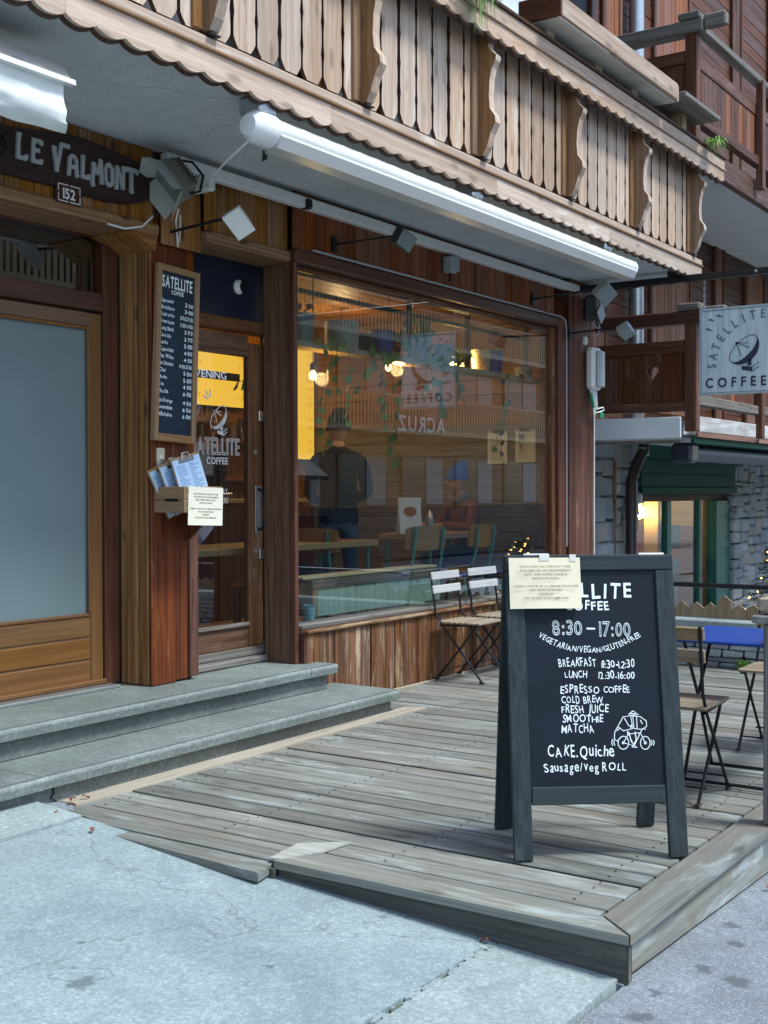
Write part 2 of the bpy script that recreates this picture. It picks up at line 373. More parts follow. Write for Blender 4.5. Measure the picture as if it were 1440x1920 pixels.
M_jacket = plain('navy black jacket', (.003, .004, .008), .9, spec=.1); M_jeans = plain('blue jeans', (.03, .075, .16), .8, var=.2)
M_beanie = plain('bright blue beanie', (.01, .12, .62), .85, var=.1, scale=60, bump=.5); M_blackbeanie = plain('black beanie', (.01, .012, .025), .9)
M_terra = plain('orange knit', (.20, .075, .02), .9, var=.3); M_scarf = plain('grey scarf', (.16, .19, .24), .9, var=.3)
M_shoe = plain('dark shoe', (.02, .02, .02), .6)
# ---------------------------------------------------------------- lettering
_gl = {}
def glyph(ch, style):
    if (ch, style) in _gl: return _gl[(ch, style)]
    cu = bpy.data.curves.new('g', 'FONT'); cu.body = ch; cu.size = 1; cu.resolution_u = 3
    if style == 'pen': cu.offset = .008
    if style == 'outline': cu.fill_mode = 'NONE'; cu.bevel_depth = .022; cu.bevel_resolution = 0
    elif style == 'fine': cu.fill_mode = 'NONE'; cu.bevel_depth = .013; cu.bevel_resolution = 0
    elif style == 'block': cu.offset = .03; cu.extrude = .07
    elif style == 'bold': cu.offset = .022
    elif style == 'thin': cu.offset = -.004
    o = bpy.data.objects.new('g', cu); C.objects.link(o)
    dg = bpy.context.evaluated_depsgraph_get(); me = bpy.data.meshes.new_from_object(o.evaluated_get(dg))
    vs = [v.co.copy() for v in me.vertices]; fs = [tuple(p.vertices) for p in me.polygons]
    bpy.data.objects.remove(o); bpy.data.curves.remove(cu); bpy.data.meshes.remove(me)
    if vs:
        x0 = min(v.x for v in vs); x1 = max(v.x for v in vs)
        for v in vs: v.x -= x0
    else: x0 = x1 = 0
    _gl[(ch, style)] = (vs, fs, x1 - x0); return _gl[(ch, style)]
def text(mb, s, o, u, v, h, width=None, xs=1.0, gap=.11, jit=0.0, style='bold', path=None, align='L', seed=1):
    """write s from o along u (v up), cap height about h*0.7; width fits the whole line"""
    o, u, v = Vector(o), Vector(u).normalized(), Vector(v).normalized(); n = u.cross(v); rr = random.Random(seed + len(s))
    adv = []; x = 0
    for ch in s:
        w = glyph(ch, style)[2] if ch != ' ' else .28
        adv.append(x); x += w + gap
    x -= gap
    if width: xs = width / (x * h)
    off = {'L': 0, 'C': -x / 2, 'R': -x}[align]
    for ch, a in zip(s, adv):
        if ch == ' ': continue
        vs, fs, w = glyph(ch, style)
        ang = rr.uniform(-jit, jit) * .7; sy = 1 + rr.uniform(-jit, jit) * 1.0; dy = rr.uniform(-jit, jit) * .4; sx_ = 1 + rr.uniform(-jit, jit) * .8; shr = rr.uniform(-jit, jit) * .6
        cx = (a + w / 2 + off) * xs * h; px, py, pa = (cx, 0, 0) if path is None else path(cx)
        ca, sa = math.cos(ang + pa), math.sin(ang + pa)
        out = []
        for q in vs:
            lx = ((q.x - w / 2) * sx_ + shr * q.y) * xs * h; ly = (q.y * sy + dy) * h
            X = px + ca * lx - sa * ly; Yv = py + sa * lx + ca * ly
            out.append(o + u * X + v * Yv + n * (q.z * h))
        mb.add(out, fs)
    return x * xs * h
def stroke(mb, pts, o, u, v, w, closed=False):
    """hand painted flat line in the plane o,u,v"""
    o, u, v = Vector(o), Vector(u).normalized(), Vector(v).normalized(); P = [Vector((p[0], p[1])) for p in pts]
    if closed: P.append(P[0].copy())
    L_, R_ = [], []
    for i, p in enumerate(P):
        a = P[max(i - 1, 0)] if not (closed and i == 0) else P[-2]; b = P[min(i + 1, len(P) - 1)] if not (closed and i == len(P) - 1) else P[1]
        d = (b - a); d = d.normalized() if d.length > 1e-9 else Vector((1, 0)); nn = Vector((-d.y, d.x)) * w / 2
        L_.append(p + nn); R_.append(p - nn)
    vs = [o + u * q.x + v * q.y for q in L_ + R_]; k = len(P)
    mb.add(vs, [(i, i + 1, k + i + 1, k + i) for i in range(k - 1)])
def ell(cx, cy, rx, ry, a0=0, a1=360, rot=0, n=24):
    out = []
    for i in range(n + 1):
        a = R(a0 + (a1 - a0) * i / n); x, y = rx * math.cos(a), ry * math.sin(a); c, s_ = math.cos(R(rot)), math.sin(R(rot))
        out.append((cx + c * x - s_ * y, cy + s_ * x + c * y))
    return out
def dish_logo(mb, o, u, v, k, w, outline_only=False):
    """satellite dish on a little base; k = size"""
    S = lambda pts: stroke(mb, [(a * k, b * k) for a, b in pts], o, u, v, w)
    oo, uu, vv = Vector(o), Vector(u).normalized(), Vector(v).normalized(); P = lambda L_: [oo + uu * a * k + vv * b * k for a, b in L_]
    S(ell(0, 0, .48, .22, 0, 360, 43))
    up = ell(0, 0, .48, .22, 180, 360, 43, 16); dn = ell(0, 0, .48, .38, 180, 360, 43, 16)
    mb.add(P(up) + P(dn), [(i, i + 1, 18 + i, 17 + i) for i in range(16)])
    for q in ((.14, .15), (.17, .02), (-.06, -.20)): S([(-.19, .17), q])
    mb.add(P(ell(-.19, .17, .035, .035, n=8)[:-1]), [tuple(range(8))])
    mb.add(P([(.10, -.46), (.23, -.46), (.22, -.27), (.15, -.30)]), [(0, 1, 2, 3)])
    mb.add(P([(-.04, -.46), (.25, -.50), (.25, -.63), (-.04, -.57)]), [(0, 1, 2, 3)])
    S([(.25, -.50), (.44, -.38)]); S([(.25, -.62), (.44, -.49)])

# ---------------------------------------------------------------- ground
def zg(x, y):
    z = .0596 * (min(max(y, -4.5), .2) + .92) + max(0, -4.5 - y) * -.012
    z -= .034 * max(0, min(x, 13) - 3.6)
    if y > .0 and x < 10: z = min(z, -.02)
    return z + .004 * noise.noise(Vector((x * 1.3, y * 1.3, 0)))
def sheet(name, x0, x1, y0, y1, dx, mat, dz=0.0, edge=.08, label=None, kind='structure', wob=0.0):
    nx = max(1, int((x1 - x0) / dx)); ny = max(1, int((y1 - y0) / dx)); vs = []; fs = []
    for j in range(ny + 1):
        for i in range(nx + 1):
            x = x0 + (x1 - x0) * i / nx; y = y0 + (y1 - y0) * j / ny
            if wob and j in (0, ny): y += wob * noise.noise(Vector((x * 9, y, 3)))
            if wob and i in (0, nx): x += wob * noise.noise(Vector((x, y * 9, 5)))
            vs.append((x, y, zg(x, y) + dz))
    for j in range(ny):
        for i in range(nx):
            a = j * (nx + 1) + i; fs.append((a, a + 1, a + nx + 2, a + nx + 1))
    if edge:
        rim = [i for i in range(nx + 1)] + [(j + 1) * (nx + 1) - 1 for j in range(1, ny + 1)] + [ny * (nx + 1) + i for i in range(nx - 1, -1, -1)] + [j * (nx + 1) for j in range(ny - 1, 0, -1)]
        n0 = len(vs)
        for i in rim: vs.append((vs[i][0], vs[i][1], vs[i][2] - edge))
        for k in range(len(rim)): fs.append((rim[k], n0 + k, n0 + (k + 1) % len(rim), rim[(k + 1) % len(rim)]))
    me = bpy.data.meshes.new(name); me.from_pydata(vs, [], fs); me.materials.append(mat)
    for p in me.polygons: p.use_smooth = False
    return link(name, me, kind=kind)
mb = MB(); mb.add([(-150, -150, -3), (150, -150, -3), (150, 150, -3), (-150, 150, -3)], [(0, 1, 2, 3)])
mb.build('ground', M_asph, kind='structure')
sheet('road', -40, 60, -30, -3.262, .9, M_asph, -.012, .5)
sheet('road', 3.58, 26, -3.262, .75, .5, M_asph, -.014, .3)
sheet('pavement', -6, 3.605, -2.79, -.80, .3, M_conc, 0, .1, wob=.010)
sheet('pavement', -6, 3.60, -3.245, -2.815, .15, M_kerb, -.002, .1, wob=.012)
sheet('pavement', -6, 3.60, -.785, -.40, .3, M_kerb, .010, .1, wob=.006)
sheet('joint', -6, 3.56, -3.235, -.70, .3, M_moss, -.016, .05)
# ---------------------------------------------------------------- stone steps
st = thing('stone_steps', 'two worn grey stone steps with rounded nosings below the cafe door', 'steps')
def tread(x0, x1, yf, yb, z, th=.055):
    m_ = MB(); prof = []
    r = .018
    pr = [(yb, z - th), (yf + .006, z - th)] + [(yf + r - r * math.sin(R(a)), z - r + r * math.cos(R(a)) * 1) for a in (90, 60, 30, 0)] + [(yb, z)]
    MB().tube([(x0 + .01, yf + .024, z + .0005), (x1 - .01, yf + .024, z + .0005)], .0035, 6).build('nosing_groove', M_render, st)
    n = max(2, int((x1 - x0) / .18)); vs = []; fs = []; k = len(pr)
    for i in range(n + 1):
        x = x0 + (x1 - x0) * i / n
        for (y, zz) in pr:
            w = .004 * noise.noise(Vector((x * 2.4, y * 3, zz * 9))) if y < yb - .01 else 0
            vs.append((x, y + w, zz + w * .6))
    for i in range(n):
        for q in range(k): fs.append((i * k + q, i * k + (q + 1) % k, (i + 1) * k + (q + 1) % k, (i + 1) * k + q))
    fs += [tuple(range(k)), tuple(range(n * k, n * k + k))[::-1]]
    return m_.add(vs, fs)
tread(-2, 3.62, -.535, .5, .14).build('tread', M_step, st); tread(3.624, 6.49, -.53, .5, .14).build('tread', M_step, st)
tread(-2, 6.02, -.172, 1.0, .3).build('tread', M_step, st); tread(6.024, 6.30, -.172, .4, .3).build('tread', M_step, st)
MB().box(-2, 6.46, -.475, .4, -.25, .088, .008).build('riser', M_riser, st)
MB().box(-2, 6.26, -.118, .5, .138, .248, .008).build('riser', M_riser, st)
mb = MB(); mb.tube([(3.70, -.481, .082), (3.71, -.483, .05), (3.69, -.484, .03), (3.73, -.485, .0), (3.74, -.485, -.04)], .004, 5); mb.build('crack', M_black, st)
# ---------------------------------------------------------------- timber deck
dk = thing('timber_deck', 'low weathered grey timber deck in front of the cafe window', 'deck')
x = 3.702; i = 0; gapw = .0165
while x < 9.45:
    w = .128 if i else .074
    y0 = -3.12; y1 = -.60 if x < 6.50 else -.035
    sag = rnd.uniform(-.0025, .0025); skew = rnd.uniform(-.003, .003)
    x1 = x + w
    m_ = MB(); n = 5; vs = []; fs = []
    j0, j1 = rnd.uniform(-.01, .012), rnd.uniform(-.01, .01)
    e = .004
    for q in range(n + 1):
        y = y0 + j0 * 0 + (y1 - y0) * q / n + (j1 if q == n else 0)
        dxx = .003 * noise.noise(Vector((x * 7, y * 1.1, 1))); dz = sag + .002 * noise.noise(Vector((x * 5, y * .9, 4)))
        if q == 0: dz = min(dz, 0)
        a, b_ = x + dxx + skew * q / n, x1 + dxx + skew * q / n
        vs += [(a, y, -.03), (a, y, -e + dz), (a + e, y, dz), (b_ - e, y, dz), (b_, y, -e + dz), (b_, y, -.03)]
    for q in range(n):
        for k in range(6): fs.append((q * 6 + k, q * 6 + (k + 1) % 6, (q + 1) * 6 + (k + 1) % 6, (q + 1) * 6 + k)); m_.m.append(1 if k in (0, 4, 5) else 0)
    fs += [tuple(range(6)), tuple(range(n * 6, n * 6 + 6))[::-1]]
    m_.m += [0, 0]; m_.v = vs; m_.f = fs; m_.build('deck_board', [W_deck['Y'], W_deckdark['Y']], dk)
    x = x1 + gapw; i += 1
# splayed end boards at the pavement side
P3 = MB(); P3.prism([(3.70, -.50), (3.74, -.60), (3.695, -1.9), (3.60, -1.86), (3.60, -.93)], (0, 0, -.035), (1, 0, 0), (0, 1, 0), (0, 0, 1), .033)
P3.build('deck_board', W_deck['Y'], dk)
P3 = MB(); P3.prism([(3.598, -.94), (3.602, -1.84), (3.47, -1.87), (3.53, -.93)], (0, 0, -.045), (1, 0, 0), (0, 1, 0), (0, 0, 1), .035); P3.build('deck_board', W_deck['Y'], dk)
P3 = MB(); P3.prism([(3.575, -1.86), (3.695, -1.80), (3.695, -3.145), (3.575, -3.285)], (0, 0, -.022), (1, 0, 0), (0, 1, 0), (0, 0, 1), .030); P3.build('nosing_board', W_deck['Y'], dk)
P3 = MB(); P3.prism([(3.584, -1.83), (3.70, -1.815), (3.80, -1.80), (3.93, -1.965), (3.77, -1.95), (3.60, -1.875)], (0, 0, .003), (1, 0, 0), (0, 1, 0), (0, 0, 1), .008); P3.build('wedge_board', wood('pale chip wood', (.50, .50, .47), (.34, .34, .31), 'Y', knots=0), dk)
P3 = MB(); P3.prism([(3.579, -3.289), (3.699, -3.147), (9.45, -3.147), (9.45, -3.289)], (0, 0, -.022), (1, 0, 0), (0, 1, 0), (0, 0, 1), .034); P3.build('nosing_board', W_deck['X'], dk)
P3 = MB(); P3.prism([(3.74, -.478), (6.6, -.478), (6.68, -.598), (3.735, -.598)], (0, 0, -.02), (1, 0, 0), (0, 1, 0), (0, 0, 1), .028); P3.build('edge_board', W_deckpale['X'], dk)
MB().box(6.50, 9.45, -.03, -.002, -.02, .006, .003).build('edge_board', W_deckpale['X'], dk)
MB().prism([(-1.87, -.065), (-1.87, -.030), (-3.27, -.030), (-3.27, -.24)], (3.592, 0, 0), (0, 1, 0), (0, 0, 1), (1, 0, 0), .025).build('fascia_board', W_deckdark['Y'], dk)
MB().prism([(-.95, -.03), (-1.87, -.02), (-1.87, -.13), (-.95, -.06)], (3.56, 0, 0), (0, 1, 0), (0, 0, 1), (1, 0, 0), .02).build('fascia_board', W_deckdark['Y'], dk)
MB().prism([(3.60, -.135), (3.60, -.033), (5.3, -.033), (5.3, -.20)], (0, -3.262, 0), (1, 0, 0), (0, 0, 1), (0, 1, 0), .025).build('fascia_board', W_deck['X'], dk)
MB().prism([(5.304, -.20), (5.304, -.033), (9.45, -.033), (9.45, -.34)], (0, -3.262, 0), (1, 0, 0), (0, 0, 1), (0, 1, 0), .025).build('fascia_board', W_deck['X'], dk)
MB().box(3.594, 3.622, -3.276, -3.2605, -.15, -.032).build('corner_trim', W_deckdark['Z'], dk)
mb = MB()
for yy in (-3.0, -2.2, -1.4, -.7): mb.box(3.7, 9.4, yy - .03, yy + .03, -.16, -.032)
for q in range(2): mb.box(9.3, 9.42, -3.2, -.1, -.3, -.04)
mb.build('joist', W_deckdark['X'], dk)
scr = MB(); xx = 3.702 + .074 + .0165
while xx < 9.4:
    for yy in (-2.98, -2.2, -1.4, -.70):
        for o_ in (.032, .099):
            scr.lathe([(.0, .0012), (.0042, .0012), (.0045, -.001)], (xx + o_ + rnd.uniform(-.004, .004), yy + rnd.uniform(-.01, .01), .0028), 'Z', 6, cap=False)
    xx += .1445
scr.build('screws', M_pipe, dk, kind='stuff')
# rail post and bar shelf on the deck edge
rl = thing('deck_railing', 'short timber railing post with a flat shelf on the deck edge', 'railing')
MB().box(5.06, 5.15, -3.345, -3.255, .013, .85, .006).build('post', W_greywood['Z'], rl)
MB().box(6.95, 7.04, -3.345, -3.255, .013, .85, .006).build('post', W_greywood['Z'], rl)
MB().box(5.03, 9.3, -3.36, -3.215, .852, .885, .005).build('shelf_board', W_deck['X'], rl)
MB().box(5.06, 9.3, -3.34, -3.235, .90, .955, .005).build('shelf_board', W_deckpale['X'], rl)
rr_ = random.Random(3)
for k in range(60):
    a = rr_.random(); x_, y_, s_ = 3.57 - a * rr_.uniform(0, .9) * 1.4, -2.803 + rr_.uniform(-.014, .014), rr_.uniform(.008, .028)
    mb = MB(); mb.prism([(s_ * rr_.uniform(.6, 1.2) * math.cos(R(q)), s_ * .5 * rr_.uniform(.6, 1.2) * math.sin(R(q))) for q in range(0, 360, 60)], (x_, y_, zg(x_, y_) - .014), (1, 0, 0), (0, 1, 0), (0, 0, 1), .012)
    if k == 0: chip_root = thing('mortar_chips', 'line of crumbled mortar chips in the mossy joint between the pavement slabs', 'rubble')
    mb.build('chip', M_kerb, chip_root)
# fallen leaves
def leafmesh():
    m_ = MB(); o_ = [(0, 0), (.3, .35), (.1, .45), (.35, .8), (0, 1), (-.3, .75), (-.12, .45), (-.35, .3)]
    m_.add([(a * .035, b * .04, .006 * abs(a) * 10 * .5 + .004 * math.sin(b * 4)) for a, b in o_], [tuple(range(8))]); return m_.mesh('fallen_leaf', plain('dry leaf', (.18, .06, .03), .8, var=.3), fix=False)
lm = leafmesh()
spots = [(3.80, -.56, .012), (3.66, -.63, .022), (3.72, -.58, .02), (3.55, -.66, .02), (3.50, -.95, .0), (3.50, -1.55, -.035), (3.56, -2.80, -.10), (4.9, -3.34, -.2)]
WHERE = ['on the near tip of the pale edge board', 'on the kerb slab beside the step corner', 'where the kerb slab meets the deck corner', 'on the kerb slab just before the step crack', 'on the pavement below the splayed deck board', 'on the pavement beside the gap under the deck', 'at the top of the mossy joint by the deck', 'on the asphalt against the deck side']
for k, (a, b_, c) in enumerate(spots):
    link('fallen_leaf', lm, loc=(a, b_, max(zg(a, b_), c - .01) + .006), rot=(rnd.uniform(-.3, .3), rnd.uniform(-.3, .3), rnd.uniform(0, 6)), label='dry brown leaf lying ' + WHERE[k], cat='leaf', group='dry leaves on the ground by the deck')
# ================================================================= the cafe chalet
ch = thing('cafe_chalet', 'brown timber chalet with a cafe on the ground floor and a carved balcony', 'building')
def plankwall(x0, x1, z0, z1, y, mats, w=.1, axis='Z', th=.02, parent=None, name='wall_plank', jit=.004):
    x = x0
    while x < x1 - .01:
        ww = min(w * rnd.uniform(.85, 1.15), x1 - x)
        if x1 - (x + ww) < .03: ww = x1 - x
        dy = rnd.uniform(-jit, jit)
        MB().box(x + .0015, x + ww - .0015, y + dy, y + th + dy, z0, z1, .005).build(name, mats['Z'], parent or ch)
        x += ww
# structural body (masonry core) with openings: built from blocks
core = MB()
core.box(-4, 10.62, .45, .60, 3.33, 9.0); core.box(-4, 3.7, .44, .6, .3, 3.3)
core.build('core_wall', M_render, ch)
MB().box(-4, 3.0, .40, .44, .3, 3.3).build('core_wall', W_ochre['Z'], ch)
MB().box(-4, 10.62, -.0, .45, 3.50, 6.35).build('upper_wall', M_render, ch)
MB().box(-4, 10.62, .2, .45, 6.35, 9.0).build('upper_wall', M_render, ch)
MB().box(-4, 10.62, .6, 9, 3.33, 9.0).build('upper_body', M_render, ch)
MB().box(-4.2, 10.9, -1.3, 9.3, 9.0, 9.2).build('roof', W_edge, ch)
# slab / soffit of the first balcony
MB().box(-4, 10.60, -1.0, .46, 3.315, 3.44, .004).build('soffit', M_soffit, ch)
mb = MB()
for pts in ([(3.95, -.45, 3.3145), (4.15, -.55, 3.3145), (4.25, -.66, 3.3145), (4.45, -.72, 3.3145), (4.6, -.86, 3.3145), (4.75, -.98, 3.3145)], [(4.9, .0, 3.3145), (5.0, -.2, 3.3145), (4.85, -.45, 3.3145), (4.95, -.7, 3.3145), (5.05, -.9, 3.3145)]):
    mb.tube(pts, .0014, 4)
mb.build('crack', M_grey, ch)
# trunking strip along the wall under the soffit
for a, b_ in ((4.95, 6.19), (6.20, 8.1), (8.105, 10.30)):
    MB().box(a, b_, -.012 if a > 5 else -.012, .05, 3.205, 3.275, .006).build('trunking', M_offwhite, ch)
MB().box(6.185, 6.235, -.035, .03, 3.20, 3.262, .008).build('trunking_clip', M_black, ch)
# upper planks above doors and window
plankwall(3.0, 4.98, 2.90, 3.312, .13, W_ochre, .095)
plankwall(5.36, 6.13, 2.93, 3.312, .09, W_ochre, .095)
plankwall(5.03, 5.36, 2.80, 3.312, .12, W_ochre, .09)
plankwall(6.13, 9.86, 2.945, 3.312, .045, W_orange, .11)
MB().box(4.9, 10.0, .15, .19, 2.95, 3.31).build('wall_backing', W_edge, ch)
# lintel beams
MB().box(3.0, 5.0, .10, .46, 2.835, 2.90, .012).build('lintel', W_ochre['X'], ch)
MB().prism([(4.78, 2.825), (4.88, 2.80), (4.98, 2.75), (5.0, 2.834), (4.78, 2.834)], (0, .12, 0), (1, 0, 0), (0, 0, 1), (0, 1, 0), .3).build('lintel_bracket', W_ochre['X'], ch)
MB().box(5.36, 6.22, .07, .5, 2.86, 2.93, .01).build('lintel', W_ochre['X'], ch)
# ---- neighbour entrance door on the left
df = W_dark
MB().box(3.55, 4.95, .40, .50, 2.83, 2.90, .004).build('door_frame', df['X'], ch)
MB().box(4.855, 4.965, .40, .52, .31, 2.83, .006).build('door_frame', df['Z'], ch)
MB().box(3.2, 4.855, .405, .50, 2.42, 2.52, .006).build('transom_bar', df['X'], ch)
MB().box(3.2, 4.815, .45, .455, 2.52, 2.83).build('transom_glass', M_glass2, ch)
MB().box(3.2, 4.86, .52, .56, 2.4, 2.9).build('transom_backing', plain('blind', (.16, .17, .16), .7), ch)
dr = MB().box(3.84, 4.85, .428, .47, .335, .72, .0).build('entrance_door', W_door['X'], ch)
MB().box(4.765, 4.852, .418, .475, .33, 2.405, .006).build('stile', W_door['Z'], dr)
MB().box(3.80, 4.765, .418, .475, 2.325, 2.405, .006).build('rail', W_door['X'], dr)
for a, b_ in ((.70, .722), (.585, .70), (.46, .58), (.335, .455)):
    MB().box(3.80, 4.763, .416 if b_ > .71 else .421, .475, a + .003, b_, .006).build('door_panel', W_door['X'], dr)
MB().box(4.745, 4.764, .412, .43, .722, 2.325, .004).build('glazing_bead', W_door['Z'], dr)
MB().box(3.8, 4.745, .412, .43, 2.308, 2.325, .004).build('glazing_bead', W_door['X'], dr)
MB().box(3.80, 4.764, .440, .447, .722, 2.325).build('frosted_pane', M_frost, dr)
mb = MB().box(3.6, 4.87, .30, .40, .301, .318, .003); mb.build('threshold', M_galv, ch)
MB().box(3.70, 4.853, .385, .47, .318, .345, .006).build('weather_bar', W_door['X'], ch)
# ---- ochre reveal boards and red post
for a, b_ in ((.182, .245), (.248, .262), (.265, .40)):
    MB().box(4.97 + (.006 if b_ - a < .02 else 0), 5.0, a, b_, .302, 2.87, .006).build('reveal_board', W_ochre['Z'], ch)
MB().box(4.975, 5.17, .155, .182, .302, 3.3, .006).build('post_board', W_red['Z'], ch)
MB().box(5.173, 5.28, .165, .19, .31, 3.0, .006).build('post_board', W_red['Z'], ch)
MB().box(5.283, 5.355, .150, .175, .32, 1.30, .006).build('post_board', W_red['Z'], ch)
MB().box(5.283, 5.355, .175, .20, 1.30, 3.0, .006).build('post_board', W_orange['Z'], ch)
MB().box(5.0, 5.35, .2, .46, .3, 2.9, .006).build('post_core', W_red['Z'], ch)
# ---- cafe door
MB().box(5.36, 6.30, .34, .40, 2.50, 2.86).build('transom_panel', M_navy, ch)
mb = MB(); mb.lathe([(.0, -.03), (.028, -.03), (.045, -.012), (.047, 0)], (5.94, .34, 2.70), 'Y', 20); mb.build('vent_ring', M_offwhite, ch)
mb = MB(); mb.lathe([(0, -.034), (.034, -.033), (.036, -.01)], (5.955, .34, 2.70), 'Y', 20); mb.lathe([(0, -.045), (.012, -.044), (.014, -.03)], (5.955, .34, 2.70), 'Y', 12); mb.build('vent_cap', M_black, ch)
MB().box(5.36, 6.28, .33, .43, 2.42, 2.50, .008).build('door_head', W_brown['X'], ch)
MB().box(6.24, 6.30, .30, .42, .3, 2.9, .006).build('door_jamb', W_brown['Z'], ch)
cd = MB().box(5.36, 6.06, .37, .41, .40, .54, .004).build('cafe_door', W_brown['X'], ch)
MB().box(6.06, 6.20, .358, .41, .40, 2.36, .008).build('stile', W_brown['Z'], cd)
MB().box(5.355, 5.44, .358, .41, .40, 2.36, .008).build('stile', W_brown['Z'], cd)
MB().box(5.44, 6.06, .358, .41, 2.27, 2.405, .008).build('rail', W_brown['X'], cd)
MB().box(5.44, 6.06, .35, .38, .535, .56, .006).build('glazing_bead', W_greywood['X'], cd)
MB().box(5.44, 6.06, .383, .388, .55, 2.27).build('glass', M_glass, cd)
MB().box(5.36, 6.26, .27, .42, .302, .345, .01).build('sill_board', W_greywood['X'], cd)
MB().box(5.36, 6.21, .325, .36, .345, .40, .008).build('weather_board', W_greywood['X'], cd)
mb = MB(); hx = 6.145
mb.tube([(hx, .358, 1.42), (hx, .315, 1.40), (hx, .30, 1.33), (hx, .30, 1.25), (hx, .315, 1.17), (hx, .358, 1.15)], .011, 8)
mb.build('handle', M_black, cd, smooth=True); MB().box(6.115, 6.175, .352, .358, 1.13, 1.44, .001).build('handle_plate', M_galv, cd)
for z_ in (1.86, .96): MB().box(6.155, 6.20, .35, .358, z_, z_ + .07, .003).build('lock_plate', M_steel, cd)
for z_ in (1.66, 1.02): mb = MB(); mb.lathe([(0, -.006), (.016, -.005), (.018, 0)], (6.12, .358, z_), 'Y', 14); mb.build('keyhole_rose', M_galv, cd)
# lettering on the door glass
mb = MB(); U_, V_ = (1, 0, 0), (0, 0, 1); M_vinyl = plain('white vinyl', (.75, .72, .70), .5)
text(mb, 'SATELLITE', (5.545, .380, 1.635), U_, V_, .15, width=.445, style='outline')
mb.build('door_lettering', M_vinyl, cd); mb = MB(); text(mb, 'COFFEE', (5.68, .380, 1.575), U_, V_, .06, width=.20)
mb.build('door_lettering', M_vinyl, cd); mb = MB(); text(mb, 'OPEN EVERYDAY', (5.585, .380, 1.385), U_, V_, .05, width=.29)
text(mb, 'ALL HOURS', (5.70, .380, 1.33), U_, V_, .05, width=.18)
mb.build('door_lettering', M_vinyl, cd); mb = MB(); dish_logo(mb, (5.79, .380, 1.875), U_, V_, .19, .006)
for a in (95, 125, 155): stroke(mb, [(.03 * math.cos(R(a)), .03 * math.sin(R(a))), (.075 * math.cos(R(a)), .075 * math.sin(R(a)))], (5.72, .380, 1.965), U_, V_, .012)
mb.build('door_logo', M_vinyl, cd)
# ---- shop window
MB().box(6.137, 6.160, .082, .30, .3, 2.90, .004).build('window_post', W_brown['Z'], ch)
MB().box(6.128, 6.164, .035, .08, .3, 2.86, .006).build('window_post', W_red['Z'], ch)
MB().box(6.13, 10.04, .02, .16, 2.86, 2.945, .012).build('window_head', W_dark['X'], ch)
MB().box(6.165, 9.84, .10, .18, 2.82, 2.86, .006).build('window_frame', W_brown['X'], ch)
MB().box(9.84, 9.90, .05, .18, .54, 2.86, .008).build('window_frame', W_brown['Z'], ch)
MB().box(9.90, 10.06, .015, .18, .0, 2.945, .01).build('window_post', W_red['Z'], ch)
MB().box(6.165, 9.90, .01, .22, .515, .545, .006).build('window_sill', W_greywood['X'], ch)
MB().box(6.165, 9.84, .085, .091, .545, 2.82).build('window_pane', M_glass, ch)
mb = MB(); mb.tube([(6.3, .018, 2.955), (9.95, .018, 2.955), (10.02, .012, 2.93), (10.035, .008, 2.85), (10.035, .008, .9)], .008, 6); mb.build('sealing_cable', M_grey, ch)
# plinth with vertical boards under the window
MB().box(6.172, 9.95, -.03, .10, .487, .515, .01).build('plinth_cap', W_plinth['X'], ch)
MB().box(6.172, 6.19, .0, .3, .3, .487).build('plinth_end', W_dark['Z'], ch)
plankwall(6.19, 9.94, .004, .487, -.002, W_plinth, .062, th=.03, name='plinth_board', jit=.006)
MB().box(6.19, 9.94, .03, .2, -.1, .5).build('plinth_core', M_render, ch)
# right corner boards
plankwall(10.06, 10.62, .0, 3.312, -.004, W_red, .11, name='corner_board')
MB().box(10.06, 10.62, .02, .185, -.4, 3.33).build('corner_core', W_dark['Z'], ch)
# ---- cafe room
MB().box(5.3, 10.40, .42, 3.2, .20, .298).build('room_floor', W_top['X'], ch)
MB().box(5.3, 10.40, .2, 3.2, 3.1, 3.2).build('room_ceiling', W_ochre['X'], ch)
MB().box(5.2, 5.3, .46, 3.2, .3, 3.1).build('room_wall', W_ochre['Z'], ch)
MB().box(5.2, 10.5, 3.15, 3.25, .3, 3.1).build('room_wall', W_ochre['Z'], ch)
MB().box(6.27, 9.9, .2, .45, .2, .298).build('room_floor', W_top['X'], ch)
MB().box(5.3, 10.34, 3.09, 3.13, .3, 1.25, .006).build('added_dark_panel', W_dark['Z'], ch)  # dark panel added to darken the lower back wall
z_ = .3
while z_ < 3.1:
    hgt = rnd.uniform(.13, .17)
    MB().box(10.34 + rnd.uniform(-.004, .004), 10.38, .19, 3.15, z_ + .004, min(z_ + hgt, 3.1), .004).build('room_plank', W_greywood['Y'] if z_ < 1.9 else W_tan['Y'], ch)
    z_ += hgt
for (a, b_) in ((6.6, 7.4), (8.2, 9.0)):   # window bays on the back wall shaped by battens
    for xx in (a, b_): MB().box(xx, xx + .05, 3.12, 3.15, .3, 3.1, .004).build('wall_batten', W_ochre['Z'], ch)
